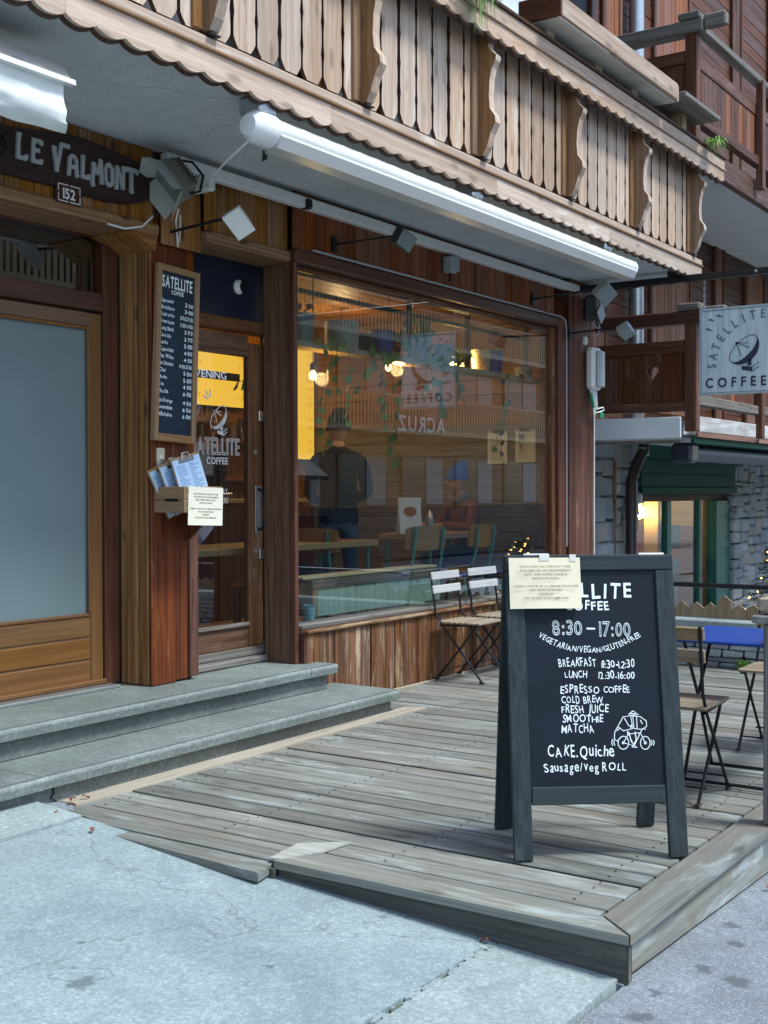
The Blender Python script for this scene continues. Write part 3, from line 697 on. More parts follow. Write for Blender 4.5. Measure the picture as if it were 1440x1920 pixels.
# ---- balcony
PB = -1.0
def scallop(x0, x1, ztop, zbot, amp, per):
    pts = [(x0, ztop), (x1, ztop)]; n = int((x1 - x0) / per * 10)
    for i in range(n + 1):
        x = x1 + (x0 - x1) * i / n; ph = ((x - x0) / per) % 1
        pts.append((x, zbot + amp * (1 - abs(math.sin(math.pi * ph)) ** .7)))
    return pts
def longboard(name, x0, x1, ztop, zbot, y, th, mat, amp=.026, per=.160, ax='X', seg=1.9):
    x = x0
    while x < x1 - .01:
        xe = min(x + per * 11, x1)
        pr = scallop(x, xe, ztop, zbot, amp, per)
        MB().prism(pr, (0, y, 0), (1, 0, 0), (0, 0, 1), (0, 1, 0), th).build(name, mat, ch)
        x = xe + .0015
longboard('fascia_board', -.2, 10.62, 3.385, 3.265, PB - .03, .022, W_pale['X'])
longboard('fascia_backing', -.2, 10.62, 3.38, 3.253, PB - .008, .02, W_edge)
MB().box(-.2, 10.63, PB - .045, PB + .0, 3.386, 3.402, .005).build('fascia_moulding', W_honey['X'], ch)
MB().box(-.2, 10.625, PB - .034, PB + .02, 3.403, 3.448, .004).build('fascia_cap', W_pale['X'], ch)
# return fascia at the far end of the slab
pr = scallop(-1.0, .0, 3.44, 3.26, .03, .17)
MB().prism(pr, (10.60, 0, 0), (0, 1, 0), (0, 0, 1), (1, 0, 0), .025).build('fascia_board', W_edge, ch)
# pickets
def picket_mesh():
    h0, h1 = 3.472, 4.30; hw = .079; n = 42; Lp = []; 
    for i in range(n + 1):
        z = h0 + .05 + (h1 - h0 - .05) * i / n
        ph = (z - h0) / .165 % 1
        Lp.append((hw - .009 * (1 - abs(math.sin(math.pi * ph)) ** .5), z - h0))
    pts = [(-hw + .035, 0), (hw - .035, 0), (hw - .012, .03)] + Lp + [(-a, b_) for a, b_ in reversed(Lp)] + [(-hw + .012, .03)]
    m_ = MB(); m_.prism(pts, (0, -.011, 0), (1, 0, 0), (0, 0, 1), (0, 1, 0), .024, side=1); return m_.mesh('picket', [W_pale['Z'], W_edge])
pk = picket_mesh()
nb = 0; brX = [2.93, 4.17, 5.40, 6.66, 7.92, 9.14, 10.40]
x = brX[0] - 1.24 * 2 - .09
xs_ = []
for i in range(-2, 7):
    xb = brX[0] + 1.24 * i if i < 0 else brX[i]
    nx = brX[0] + 1.24 * (i + 1) if i + 1 < 0 else (brX[i + 1] if i + 1 < 7 else 10.58)
    n = 7; stp = (nx - xb) / n
    if i == 6: n = 1; stp = nx - xb
    for k in range(n): xs_.append(xb + stp * (k + .5) - .0)
for xx in xs_: link('picket', pk, ch, loc=(xx + rnd.uniform(-.002, .002), PB + .01 + rnd.uniform(-.003, .003), 3.472))
MB().box(-.2, 10.6, PB + .03, PB + .07, 3.56, 3.62, .004).build('balcony_rail', W_dark['X'], ch)
MB().box(-.2, 10.6, PB + .03, PB + .07, 4.05, 4.13, .004).build('balcony_rail', W_dark['X'], ch)
def bracket_mesh():
    prof = [(0, 0), (-.045, .0), (-.075, .05), (-.10, .13), (-.135, .19), (-.13, .23), (-.095, .28), (-.088, .36), (-.094, .46), (-.11, .53), (-.135, .57), (-.14, .60), (-.105, .63), (-.085, .66), (-.085, .76), (0, .76)]
    m_ = MB(); m_.prism(prof, (-.032, 0, 0), (0, 1, 0), (0, 0, 1), (1, 0, 0), .064, side=1)
    return m_.mesh('bracket', [W_honey['Z'], W_pale['Z']])
bk = bracket_mesh()
for xb in brX:
    link('bracket', bk, ch, loc=(xb, PB - .004, 3.475))
    MB().box(xb - .1, xb - .034, PB - .02, PB - .003, 3.475, 4.25, .003).build('post_strip', W_honey['Z'], ch)
    MB().box(xb - .04, xb + .04, PB + .02, PB + .1, 3.44, 4.3, .003).build('balcony_post', W_honey['Z'], ch)
    MB().box(xb - .035, xb + .035, PB - .06, PB - .005, 3.452, 3.462, .002).build('bracket_shoe', M_black, ch)
# handrail with scalloped apron
RY = PB - .15
longboard('apron_board', -.2, 10.86, 4.265, 4.165, RY - .0, .022, W_pale['X'])
longboard('apron_backing', -.2, 10.855, 4.26, 4.148, RY + .0225, .02, W_edge)
MB().box(-.2, 10.87, RY - .014, RY + .03, 4.266, 4.280, .004).build('apron_moulding', W_pale['X'], ch)
MB().box(-.2, 10.865, RY - .004, RY + .03, 4.281, 4.366, .004).build('apron_board', W_pale['X'], ch)
MB().box(-.2, 10.88, RY - .02, RY + .32, 4.368, 4.392, .004).build('handrail_top', W_edge, ch)
MB().box(-.2, 10.86, RY + .03, RY + .2, 4.25, 4.30, .004).build('handrail_beam', W_edge, ch)
MB().box(-.2, 10.86, RY + .26, RY + .30, 4.17, 4.366, .004).build('trough_side', W_edge, ch)
# balcony floor finish, pale loggia block and added shade slab
MB().box(-4, 10.55, -.93, .0, 3.44, 3.462).build('balcony_floor', M_render, ch)
MB().box(8.05, 9.35, -.34, -.001, 4.95, 5.62, .02).build('loggia_block', M_offwhite, ch)
MB().box(8.0, 8.9, -.9, -.34, 4.78, 4.83, .01).build('loggia_shelf', M_offwhite, ch)
MB().box(-4, 10.62, -1.1, .2, 6.35, 6.5).build('unseen_shade_slab', M_soffit, ch)  # unseen slab above the view, added to darken the upper wall
for a in (7.0, 7.75, 10.45): MB().box(a, a + .14, -.05, -.001, 3.46, 6.34, .008).build('upper_post', W_dark['Z'], ch)
for a in (1.2, 3.6, 5.2):
    wf = MB().box(a, a + 1.1, -.03, -.001, 3.6, 5.6, .008).build('balcony_door', W_honey['Z'], ch)
    MB().box(a + .12, a + .98, -.036, -.031, 3.75, 5.48).build('pane', plain('dark glass', (.02, .025, .03), .05), wf)
# ================================================================= neighbouring chalet
ng = thing('neighbour_chalet', 'dark red timber chalet over a stone base beyond the cafe, with two balconies', 'building')
NY = .8; NX = 11.5; FY = -.6
MB().box(11.35, 30, NY + .062, 9, 1.99, 10.5).build('body', W_edge, ng); MB().box(11.35, 13.5, NY + .31, 9, -.6, 1.985).build('body', W_edge, ng); MB().box(17.07, 30, NY + .31, 9, -.6, 1.985).build('body', W_edge, ng)
# upper storeys: horizontal planks
for (z0, z1) in ((2.15, 4.85), (4.95, 9.6)):
    z = z0
    while z < z1:
        hgt = rnd.uniform(.15, .2)
        MB().box(11.36, 26, NY + rnd.uniform(-.004, .004), NY + .06, z + .003, min(z + hgt, z1), .006).build('wall_plank', W_neigh['X'], ng); z += hgt
# boarded doors and shutters on the upper storeys
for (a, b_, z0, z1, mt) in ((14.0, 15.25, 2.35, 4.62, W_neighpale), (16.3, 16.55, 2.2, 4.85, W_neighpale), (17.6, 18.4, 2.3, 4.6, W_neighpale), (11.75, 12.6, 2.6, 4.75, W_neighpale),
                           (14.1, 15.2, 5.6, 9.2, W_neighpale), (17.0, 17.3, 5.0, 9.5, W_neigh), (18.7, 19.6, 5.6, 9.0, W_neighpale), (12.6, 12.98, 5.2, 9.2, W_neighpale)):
    f = MB().box(a - .07, a, NY - .05, NY - .005, z0, z1, .008).build('door_post', W_neigh['Z'], ng)
    MB().box(b_, b_ + .07, NY - .05, NY - .005, z0, z1, .008).build('door_post', W_neigh['Z'], ng)
    x = a + .004
    while x < b_ - .02:
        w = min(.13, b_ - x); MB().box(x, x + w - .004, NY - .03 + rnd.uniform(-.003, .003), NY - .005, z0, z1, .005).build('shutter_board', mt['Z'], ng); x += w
for (a, z0) in ((12.0, 2.6), (12.0, 5.2)):
    f = MB().box(a - .5, a + .2, NY - .03, NY - .005, z0, z0 + 1.9, .01).build('window_frame', W_dark['Z'], ng)
    MB().box(a - .42, a + .12, NY - .036, NY - .031, z0 + .08, z0 + 1.8).build('pane', plain('dark pane', (.02, .025, .035), .06), f)
mb = MB(); mb.tube([(13.28, NY - .12, 4.85), (13.28, NY - .12, 2.1)], .085, 12); mb.build('rainpipe', M_galv, ng, smooth=True)
mb = MB(); mb.tube([(13.28, NY - .12, 10), (13.28, NY - .12, 5.0)], .085, 12); mb.build('rainpipe', M_galv, ng, smooth=True)
mb = MB(); mb.tube([(15.05, NY - .1, 9.2), (15.05, NY - .1, 7.9)], .05, 8); mb.tube([(16.6, NY - .1, 9.5), (17.1, NY - .1, 8.9), (17.1, NY - .1, 8.3)], .06, 8); mb.build('stove_pipe', M_galv, ng, smooth=True)
def nb_balcony(zb, ztop, low):
    H = ztop - zb
    # slab and soffit
    MB().box(11.6, 24, FY + .10, NY - .005, zb - .17, zb - .03, .01).build('balcony_slab', M_soffit, ng)
    # side (facing the cafe)
    MB().box(NX + .02, NX + .13, FY - .06, FY + .06, zb - .14, ztop - .02, .008).build('corner_post', W_neigh['Z'], ng)
    MB().box(NX + .03, NX + .12, .62, .72, zb - .14, ztop - .02, .008).build('corner_post', W_neigh['Z'], ng)
    MB().box(NX + .0, NX + .15, FY - .12, .80, ztop - .13, ztop - .0, .01).build('top_rail', W_greywood['Y'] if not low else W_dark['Y'], ng)
    MB().box(NX - .02, NX + .17, FY - .10, FY + .12, ztop - .0, ztop + .07, .012).build('post_cap', W_greywood['Y'], ng)
    MB().box(NX + .02, NX + .12, FY - .34, FY - .125, ztop - .10, ztop + .03, .015).build('beam_end', W_greywood['Y'], ng)
    MB().box(NX + .03, NX + .10, FY + .062, .618, ztop - .40, ztop - .28, .006).build('side_rail', W_neigh['Y'], ng)
    MB().box(NX + .02, NX + .11, FY + .062, .618, zb + .06, zb + .15, .006).build('side_rail', W_neigh['Y'], ng)
    y = FY + .065
    bw = [.235, .20, .28, .24, .215]; k = 0
    while y < .60:
        w = min(bw[k % 5], .615 - y)
        hy, hz = y + w / 2, (zb + ztop) / 2 - .03
        if low and k == 1:
            # board with a cut out heart, built from two halves
            hz = 2.575; s_ = .062
            pts = [(0, -s_ * 1.25), (s_ * .55, -s_ * .5), (s_, .1 * s_), (s_ * .95, s_ * .62), (s_ * .5, s_ * .9), (s_ * .12, s_ * .7), (0, s_ * .38)]
            z0, z1 = zb + .15, ztop - .40
            for sg in (1, -1):
                poly = [(hy, z0), (hy + sg * w / 2 - sg * .002, z0), (hy + sg * w / 2 - sg * .002, z1), (hy, z1), (hy, hz + pts[-1][1])] + [(hy + sg * a, hz + b_) for a, b_ in reversed(pts[:-1])]
                MB().prism(poly, (NX + .055, 0, 0), (0, 1, 0), (0, 0, 1), (1, 0, 0), .02).build('heart_board', W_neigh['Z'], ng)
        else:
            MB().box(NX + .055, NX + .075, y + .002, y + w - .002, zb + .15, ztop - .40, .004).build('side_board', W_neigh['Z'], ng)
        y += w; k += 1
    # front
    MB().box(NX + .15, 24, FY - .06, FY + .05, ztop - .06, ztop + .02, .01).build('front_rail', W_greywood['X'], ng)
    MB().box(NX + .13, 24, FY - .0, FY + .06, ztop - .40, ztop - .26, .008).build('front_rail', W_neigh['X'], ng)
    MB().box(NX + .13, 24, FY - .04, FY + .05, zb + .12, zb + .22, .008).build('front_rail', W_neigh['X'] if not low else W_greywood['X'], ng)
    x = NX + .16
    while x < 20:
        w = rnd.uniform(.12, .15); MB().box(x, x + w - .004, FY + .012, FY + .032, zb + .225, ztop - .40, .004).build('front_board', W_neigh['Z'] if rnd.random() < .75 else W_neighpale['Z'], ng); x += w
    for xx in (13.62, 15.9, 18.2, 20.5):
        MB().box(xx - .05, xx + .05, FY - .08, FY + .0, zb - .14, ztop - .02, .008).build('front_post', W_neigh['Z'], ng)
nb_balcony(2.12, 3.15, True); nb_balcony(4.87, 5.95, False)
MB().box(11.55, 24, FY + .02, FY + .10, 4.62, 4.86, .01).build('edge_beam', W_neigh['X'], ng)
MB().prism([(FY + .10, 4.72), (NY - .01, 4.72), (NY - .01, 4.70)], (11.6, 0, 0), (0, 1, 0), (0, 0, 1), (1, 0, 0), 12).build('balcony_soffit', M_soffit, ng)
# lower slab edge: white board at the side, silvered boards along the front
MB().box(NX - .04, NX - .015, FY + .075, .42, 1.915, 2.122, .006).build('slab_edge_board', plain('pale blue white board', (.80, .86, .90), .45, var=.05, scale=5), ng)
MB().box(NX - .01, NX + .1, FY + .08, .6, 1.87, 1.90, .004).build('drip_batten', W_greywood['Y'], ng)
for a, b_ in ((11.72, 13.56), (13.69, 15.85), (15.96, 18.1), (18.3, 24)):
    MB().box(a, b_, FY - .015, FY + .012, 1.985, 2.135, .005, jit=.001).build('slab_edge_board', wood('chalked board %d' % int(a), (.50, .49, .47), (.34, .31, .29), 'X', knots=0, wear=(.56, .6, .62), wearamt=.5), ng)
    MB().box(a, b_, FY - .01, FY + .012, 1.93, 1.982, .004).build('slab_edge_batten', W_neighpale['X'], ng)
mb = MB(); mb.box(11.7, 24, FY + .02, FY + .06, 1.87, 1.925, .005); mb.build('gutter', M_green, ng)
# stone base built of separate stones
def stonewall(x0, x1, z0, z1, y, matl, big=.34, parent=None, th=.12):
    def cut(a, b_, c, d):
        w, h = b_ - a, d - c
        if w > big * rnd.uniform(.75, 1.5) and w > h * .9: m = a + w * rnd.uniform(.35, .65); cut(a, m, c, d); cut(m, b_, c, d); return
        if h > big * .62 * rnd.uniform(.7, 1.5): m = c + h * rnd.uniform(.35, .65); cut(a, b_, c, m); cut(a, b_, m, d); return
        q = rnd.uniform(-.012, .022)
        MB().box(a + .006, b_ - .006, y - q, y + th, c + .005, d - .005, .022, jit=.014).build('stone', matl[rnd.randrange(len(matl))], parent)
    cut(x0, x1, z0, z1)
M_st = [concrete('granite %d' % i, c, tuple(k * .6 for k in c), sc=1.2) for i, c in enumerate(((.46, .50, .52), (.54, .57, .58), (.38, .42, .45), (.48, .46, .42)))]
MB().box(11.4, 13.52, NY + .02, NY + .3, -.6, 2.0).build('mortar', M_riser, ng)
MB().box(16.98, 26, NY + .02, NY + .3, -.6, 2.0).build('mortar', M_riser, ng)
stonewall(12.3, 13.53, -.55, 1.99, NY - .06, M_st, .5, parent=ng)
stonewall(16.98, 20.3, -.55, 1.99, NY - .06, M_st, parent=ng)
MB().prism([(0, .5), (.012, 1.2), (.02, 1.75), (-.03, 1.8), (-.035, 1.3), (-.01, .6)], (12.78, NY - .088, -.05), (1, 0, 0), (0, 0, 1), (0, 1, 0), .004).build('rust_stain', plain('rust', (.30, .11, .03), .9, var=.4), ng)
mb = MB(); mb.tube([(12.99, NY - .18, -.6), (12.99, NY - .18, 1.52), (13.12, NY - .2, 1.72), (13.26, NY - .22, 1.86), (13.28, NY - .22, 1.95)], .062, 12)
for zz in (.35, 1.25): mb.tube([(12.99, NY - .18, zz), (12.99, NY - .18, zz + .04)], .07, 12)
mb.build('downpipe', M_pipe, ng, smooth=True)
mb = MB(); mb.box(13.2, 13.34, NY - .26, NY - .16, 1.80, 1.90, .01); mb.build('pipe_joint', plain('mint joint', (.25, .5, .45), .5), ng)
mb = MB(); mb.lathe([(0, -.12), (.05, -.115), (.07, -.08), (.075, 0)], (13.3, NY - .06, 1.32), 'Y', 14); mb.build('security_camera', M_grey, ng, smooth=True)
# shop front under the balcony
MB().box(13.53, 17.0, NY - .06, NY + .2, 1.42, 1.98, .01).build('shutter_box', M_green, ng)
for k in range(3): MB().box(13.55, 17.0, NY - .075, NY - .062, 1.45 + k * .17, 1.61 + k * .17, .01).build('shutter_slat', M_green, ng)
mb = MB(); mb.box(13.53, 17.0, NY - .10, NY - .08, 1.36, 1.44, .005); mb.build('shutter_foot', M_green, ng)
MB().box(13.54, 17.0, NY + .05, NY + .15, 1.27, 1.36, .004).build('shop_lintel', W_edge, ng)
for a, b_ in ((13.54, 13.62), (14.74, 14.88), (15.9, 16.0), (16.42, 16.98)):
    MB().box(a, b_, NY + (.0 if a > 16.2 else .06), NY + .15, -.6, 1.268, .006).build('shop_post', M_green2, ng)
MB().box(13.62, 16.42, NY + .10, NY + .106, -.5, 1.27).build('shop_pane', M_glass3, ng)
MB().box(13.54, 17, NY + .06, NY + .14, -.6, -.3, .01).build('shop_sill', M_green2, ng)
M_warmwall = plain('warm plaster', (.26, .15, .055), .8)
MB().box(13.5, 17, NY + 1.8, NY + 1.9, -.6, 1.9).build('shop_back_wall', M_warmwall, ng); MB().box(13.5, 17, NY + .16, NY + 1.8, 1.37, 1.41).build('shop_ceiling', M_warmwall, ng)
MB().box(17, 17.06, NY + .16, NY + 1.8, -.6, 1.3).build('shop_side_wall', W_ochre['Y'], ng); MB().box(13.5, 17, NY + .16, NY + 1.8, -.62, -.58).build('shop_floor', W_dark['X'], ng)
MB().box(15.05, 15.25, NY + .3, NY + .5, -.5, 1.3, .01).build('shop_column', W_top['Z'], ng)
sh = thing('display_shelf', 'lit shelf unit with pale jars and boxes behind the neighbouring shop window', 'shelf')
for z in (.62, .2, -.2): MB().box(15.45, 16.4, NY + .35, NY + .65, z, z + .025, .004).build('shelf_board', W_edge, sh)
for z, x, w, h_ in ((.645, 15.9, .34, .3), (.225, 15.6, .3, .3), (-.175, 15.8, .35, .34), (.225, 16.05, .2, .25)):
    mb = MB(); mb.lathe([(w * .38, 0), (w * .5, h_ * .3), (w * .5, h_ * .95), (w * .46, h_)], (x, NY + .5, z), 'Z', 16)
    mb.build('jar', plain('pale ceramic %d' % int(x * 100), (.6, .5, .33), .4), None, smooth=True, label='round cream ceramic jar on the %s in the neighbouring shop' % {.645: 'top shelf', -.175: 'bottom shelf'}.get(z, 'middle shelf' + (' nearer the cafe' if x < 15.9 else ' farther from the cafe')), cat='jar')
# roller awning tube of the shop
aw = thing('rolled_awning', 'dark grey rolled awning tube under the neighbouring balcony', 'awning')
mb = MB(); mb.tube([(12.0, -.42, 1.78), (24, -.42, 1.78)], .085, 14); mb.build('tube', M_awngrey, aw, smooth=True)
MB().box(11.78, 12.0, -.52, -.30, 1.68, 1.88, .03).build('end_cap', M_navy, aw)
MB().box(11.9, 24, -.5, -.34, 1.865, 1.885, .003).build('hood', M_green, aw)

# ---- bulb in the neighbouring shop
def pendant(name, loc, label, group, r=.045, cordz=None, power=6, glass_only=False):
    t = thing(name, label, 'light bulb', loc, (0, 0, 0), group)
    mb = MB(); mb.lathe([(.0, -r * 1.25), (r * .7, -r * .95), (r, -r * .1), (r * .8, r * .6), (r * .35, r * 1.2), (r * .3, r * 1.4)], (0, 0, 0), 'Z', 16); mb.build('bulb', M_bulb, t, smooth=True)
    mb = MB(); mb.lathe([(r * .5, r * 1.2), (r * .85, r * 1.5), (r * .85, r * 3.0), (r * .35, r * 3.6)], (0, 0, 0), 'Z', 12); mb.tube([(0, 0, r * 3.4), (0, 0, (cordz or 2.9) - loc[2])], .004, 5)
    mb.build('socket', M_blackpl, t, smooth=True)
    l = bpy.data.lights.new('lamp_light', 'POINT'); l.energy = power; l.color = (1, .62, .25); l.shadow_soft_size = .05
    lo = bpy.data.objects.new('lamp_light', l); C.objects.link(lo); lo.parent = t; lo.location = (0, -.09, -.03)
    return t
pendant('pendant_bulb', (14.9, NY + .5, 1.13), 'bare amber bulb glowing behind the green framed shop window', None, .075, 1.45, 5)
l = bpy.data.lights.new('shop_light', 'POINT'); l.energy = 14; l.color = (1, .6, .22); l.shadow_soft_size = .1
lo = bpy.data.objects.new('shop_light', l); C.objects.link(lo); lo.location = (15.9, NY + 1.2, 1.1)

# ================================================================= deck end: dry stone wall, coping, picket fence, rail
dw = thing('dry_stone_wall', 'low dry stacked grey stone wall with a concrete coping at the deck end', 'wall')
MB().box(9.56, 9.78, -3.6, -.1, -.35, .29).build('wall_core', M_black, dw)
z = -.06
while z < .285:
    h = min(rnd.uniform(.035, .065), .29 - z); y = -3.6
    while y < -.05:
        w = rnd.uniform(.14, .42); d = rnd.uniform(-.02, .02)
        MB().box(9.51 + d, 9.58, y + .006, min(y + w, -.04) - .006, z + .006, z + h - .002, .01, jit=.005).build('stone', M_st[rnd.randrange(3)], dw); y += w
    z += h
MB().box(9.47, 9.80, -3.62, -.06, .292, .375, .012, jit=.003).build('coping', M_kerb, dw)
FWD = [wood('fence wood %d' % i, (.34, .25, .16), (.2, .135, .08), 'Z', knots=.2, var=.15) for i in range(3)]
pf = thing('picket_fence', 'small pointed brown picket fence standing on the coping of the stone wall', 'fence')
y = -.35; k = 0
while y > -3.6:
    w = .118 * rnd.uniform(.95, 1.05); top = .50 + (.055 if k % 6 == 4 else 0) + rnd.uniform(-.006, .006)
    m_ = MB(); m_.prism([(y - w, .377), (y - .003, .377), (y - .003, top - .045), (y - w / 2, top), (y - w, top - .045)], (9.62, 0, 0), (0, 1, 0), (0, 0, 1), (1, 0, 0), .02)
    m_.build('picket', FWD[k % 3], pf)
    y -= w; k += 1
mb = MB(); mb.tube([(9.7, -.1, .632), (9.7, -3.7, .632)], .02, 10)
for yy in (-.3, -2.0, -3.6): mb.tube([(9.7, yy, .37), (9.7, yy, .632)], .014, 8)
mb.build('black_railing', M_black, None, smooth=True, label='black metal tube railing running above the small picket fence', cat='railing')
# small green plants at the foot of the dry wall
def tuft(name, loc, n, h, r, mat, label, cat='plant', leafw=.012, droop=.5, group=None, upz=1):
    m_ = MB()
    for i in range(n):
        a = rnd.uniform(0, 6.28); l_ = h * rnd.uniform(.5, 1.1); rr = r * rnd.uniform(.2, 1)
        p0 = Vector((rnd.uniform(-.3, .3) * r, rnd.uniform(-.3, .3) * r, 0)); pts = []
        for k in range(4):
            t = k / 3; pts.append(p0 + Vector((math.cos(a) * rr * t, math.sin(a) * rr * t, upz * l_ * (t - droop * t * t))))
        w = Vector((-math.sin(a), math.cos(a), 0)) * leafw
        for k in range(3):
            k0, k1 = 1 - k / 3 + .1, 1 - (k + 1) / 3 + .1
            m_.add([pts[k] - w * k0, pts[k] + w * k0, pts[k + 1] + w * k1, pts[k + 1] - w * k1], [(0, 1, 2, 3)])
    me = m_.mesh(name, mat, fix=False); return link(name, me, loc=loc, label=label, cat=cat, group=group)
tuft('weed', (9.46, -1.78, .01), 40, .14, .10, M_leaf2, 'small green weed growing at the foot of the dry stone wall', leafw=.016)
# fir tree with fairy lights
ft = thing('fir_tree', 'little fir tree with fairy lights beyond the picket fence', 'tree', (12.0, -1.30, -.38))
mb = MB(); mb.tube([(0, 0, 0), (0, 0, 1.35)], [.03, .006], 8); mb.build('trunk', W_edge, ft)
m_ = MB(); fl = []
for k in range(260):
    z = rnd.uniform(.12, 1.28); L_ = (1.38 - z) * .56 * rnd.uniform(.7, 1.1); a = rnd.uniform(0, 6.28); n = 12
    d = Vector((math.cos(a), math.sin(a), 0)); base = Vector((0, 0, z))
    for i in range(1, n):
        t = i / n; p = base + d * L_ * t + Vector((0, 0, .12 * L_ * t - .25 * L_ * t * t))
        for s_ in (-1, 1):
            q = (Vector((-d.y, d.x, 0)) * s_ + d * .7 + Vector((0, 0, rnd.uniform(-.5, .8)))).normalized() * .045
            w = d * .009
            m_.add([p - w, p + w, p + q], [(0, 1, 2)])
    if rnd.random() < .16: fl.append(base + d * L_ * rnd.uniform(.7, 1.0))
link('needles', m_.mesh('needles', M_fir, fix=False), ft, kind='stuff')
mb = MB()
for p in fl: mb.lathe([(0, -.008), (.009, 0), (0, .008)], p, 'Z', 6, cap=False)
mb.build('fairy_lights', M_fairy, ft, kind='stuff')
# ================================================================= awnings, lamps, signs on the facade
aw = thing('awning_cassette', 'long closed white awning tube mounted under the carved balcony', 'awning')
def profx(pr, x0, x1): 
    m_ = MB(); m_.prism(pr, (x0, 0, 0), (0, 1, 0), (0, 0, 1), (1, 0, 0), x1 - x0); return m_
body = [(-.95 + .072 * math.cos(R(a)), 3.155 + .068 * math.sin(R(a))) for a in range(-60, 241, 20)]
body = [(-.95 + .064 * math.cos(R(a)), 3.172 + .062 * math.sin(R(a))) for a in range(-70, 230, 15)]
profx(body, 4.70, 9.16).build('tube', M_cass, aw, smooth=True)
front = [(-1.018, 3.135), (-1.014, 3.15), (-.985, 3.10), (-.905, 3.092), (-.90, 3.08), (-.99, 3.082)]
profx(front, 4.69, 9.17).build('front_profile', plain('awning lip', (.6, .6, .58), .3), aw)
cap = [(-.95 + .070 * math.cos(R(a)), 3.168 + .070 * math.sin(R(a))) for a in range(0, 360, 20)]
profx(cap, 9.15, 9.185).build('end_cap', M_white, aw, smooth=True); profx(cap, 4.66, 4.71).build('end_cap', M_white, aw, smooth=True)
m_ = MB(); m_.lathe([(0, -.13), (.05, -.125), (.078, -.09), (.084, 0), (.084, .03)], (4.64, -.95, 3.16), 'X', 20); m_.build('gear_housing', M_white, aw, smooth=True)
for xa in (4.55, 6.6, 8.6): MB().box(xa, xa + .13, -1.0, -.86, 3.225, 3.308, .01).build('wall_bracket', M_galv, aw)
m_ = MB(); m_.tube([(4.66, -.93, 3.07), (4.66, -.93, 3.045), (4.665, -.92, 3.025), (4.675, -.93, 3.035), (4.665, -.94, 3.05)], .008, 6); m_.build('crank_eye', M_black, aw)
m_ = MB(); m_.tube([(4.55, -.92, 3.09), (4.60, -.75, 3.04), (4.80, -.45, 3.03), (5.08, -.18, 3.08), (5.22, -.05, 3.15)], .006, 6)
m_.build('power_cable', M_white, aw, smooth=True)
jb = thing('junction_box', 'small white junction box with the awning cable above the red post', 'junction box')
MB().box(5.21, 5.29, -.05, .10, 3.12, 3.20, .008, mat=None).build('box_body', M_offwhite, jb)
MB().box(5.215, 5.285, -.056, -.05, 3.125, 3.195, .004).build('lid', M_white, jb)
# left awning over the entrance
al = thing('entrance_awning', 'cream awning with a hanging wrinkled valance over the left entrance', 'awning')
profx([(-.62, 3.22), (-.70, 3.215), (-.86, 3.16), (-.915, 3.085), (-.92, 3.07), (-.89, 3.072), (-.82, 3.13), (-.70, 3.16), (-.62, 3.16)], .5, 3.45).build('hood', plain('beige hood metal', (.42, .39, .36), .4), al, smooth=True)
profx([(-.90, 3.085), (-.93, 3.082), (-.935, 3.06), (-.90, 3.06)], .5, 3.46).build('front_profile', M_white, al)
m_ = MB(); nx, nz = 60, 14; vs = []; fs = []
for j in range(nz + 1):
    for i in range(nx + 1):
        x = .5 + 2.92 * i / nx; t = j / nz
        yy = -.905 + .04 * noise.noise(Vector((x * 4, t * 2.5, 0))) * t + .022 * noise.noise(Vector((x * 11, t * 5, 3))) * t + (.035 * max(0, t - .85) / .15)
        vs.append((x + (.03 * max(0, t - .8) / .2 if i == nx else 0), yy, 3.062 - .19 * t + .003 * math.sin(x * 9) * t))
for j in range(nz):
    for i in range(nx): a = j * (nx + 1) + i; fs.append((a, a + 1, a + nx + 2, a + nx + 1))
m_.add(vs, fs).build('valance', plain('cream canvas', (.66, .70, .68), .75, bump=.25, scale=14, var=.08), al, smooth=True)
m_ = MB(); text(m_, 'STOREN', (3.12, -.9225, 3.10), (1, 0, .0), (0, .55, .83), .022, width=.09); m_.build('maker_mark', plain('faded blue print', (.16, .2, .3), .6), al)

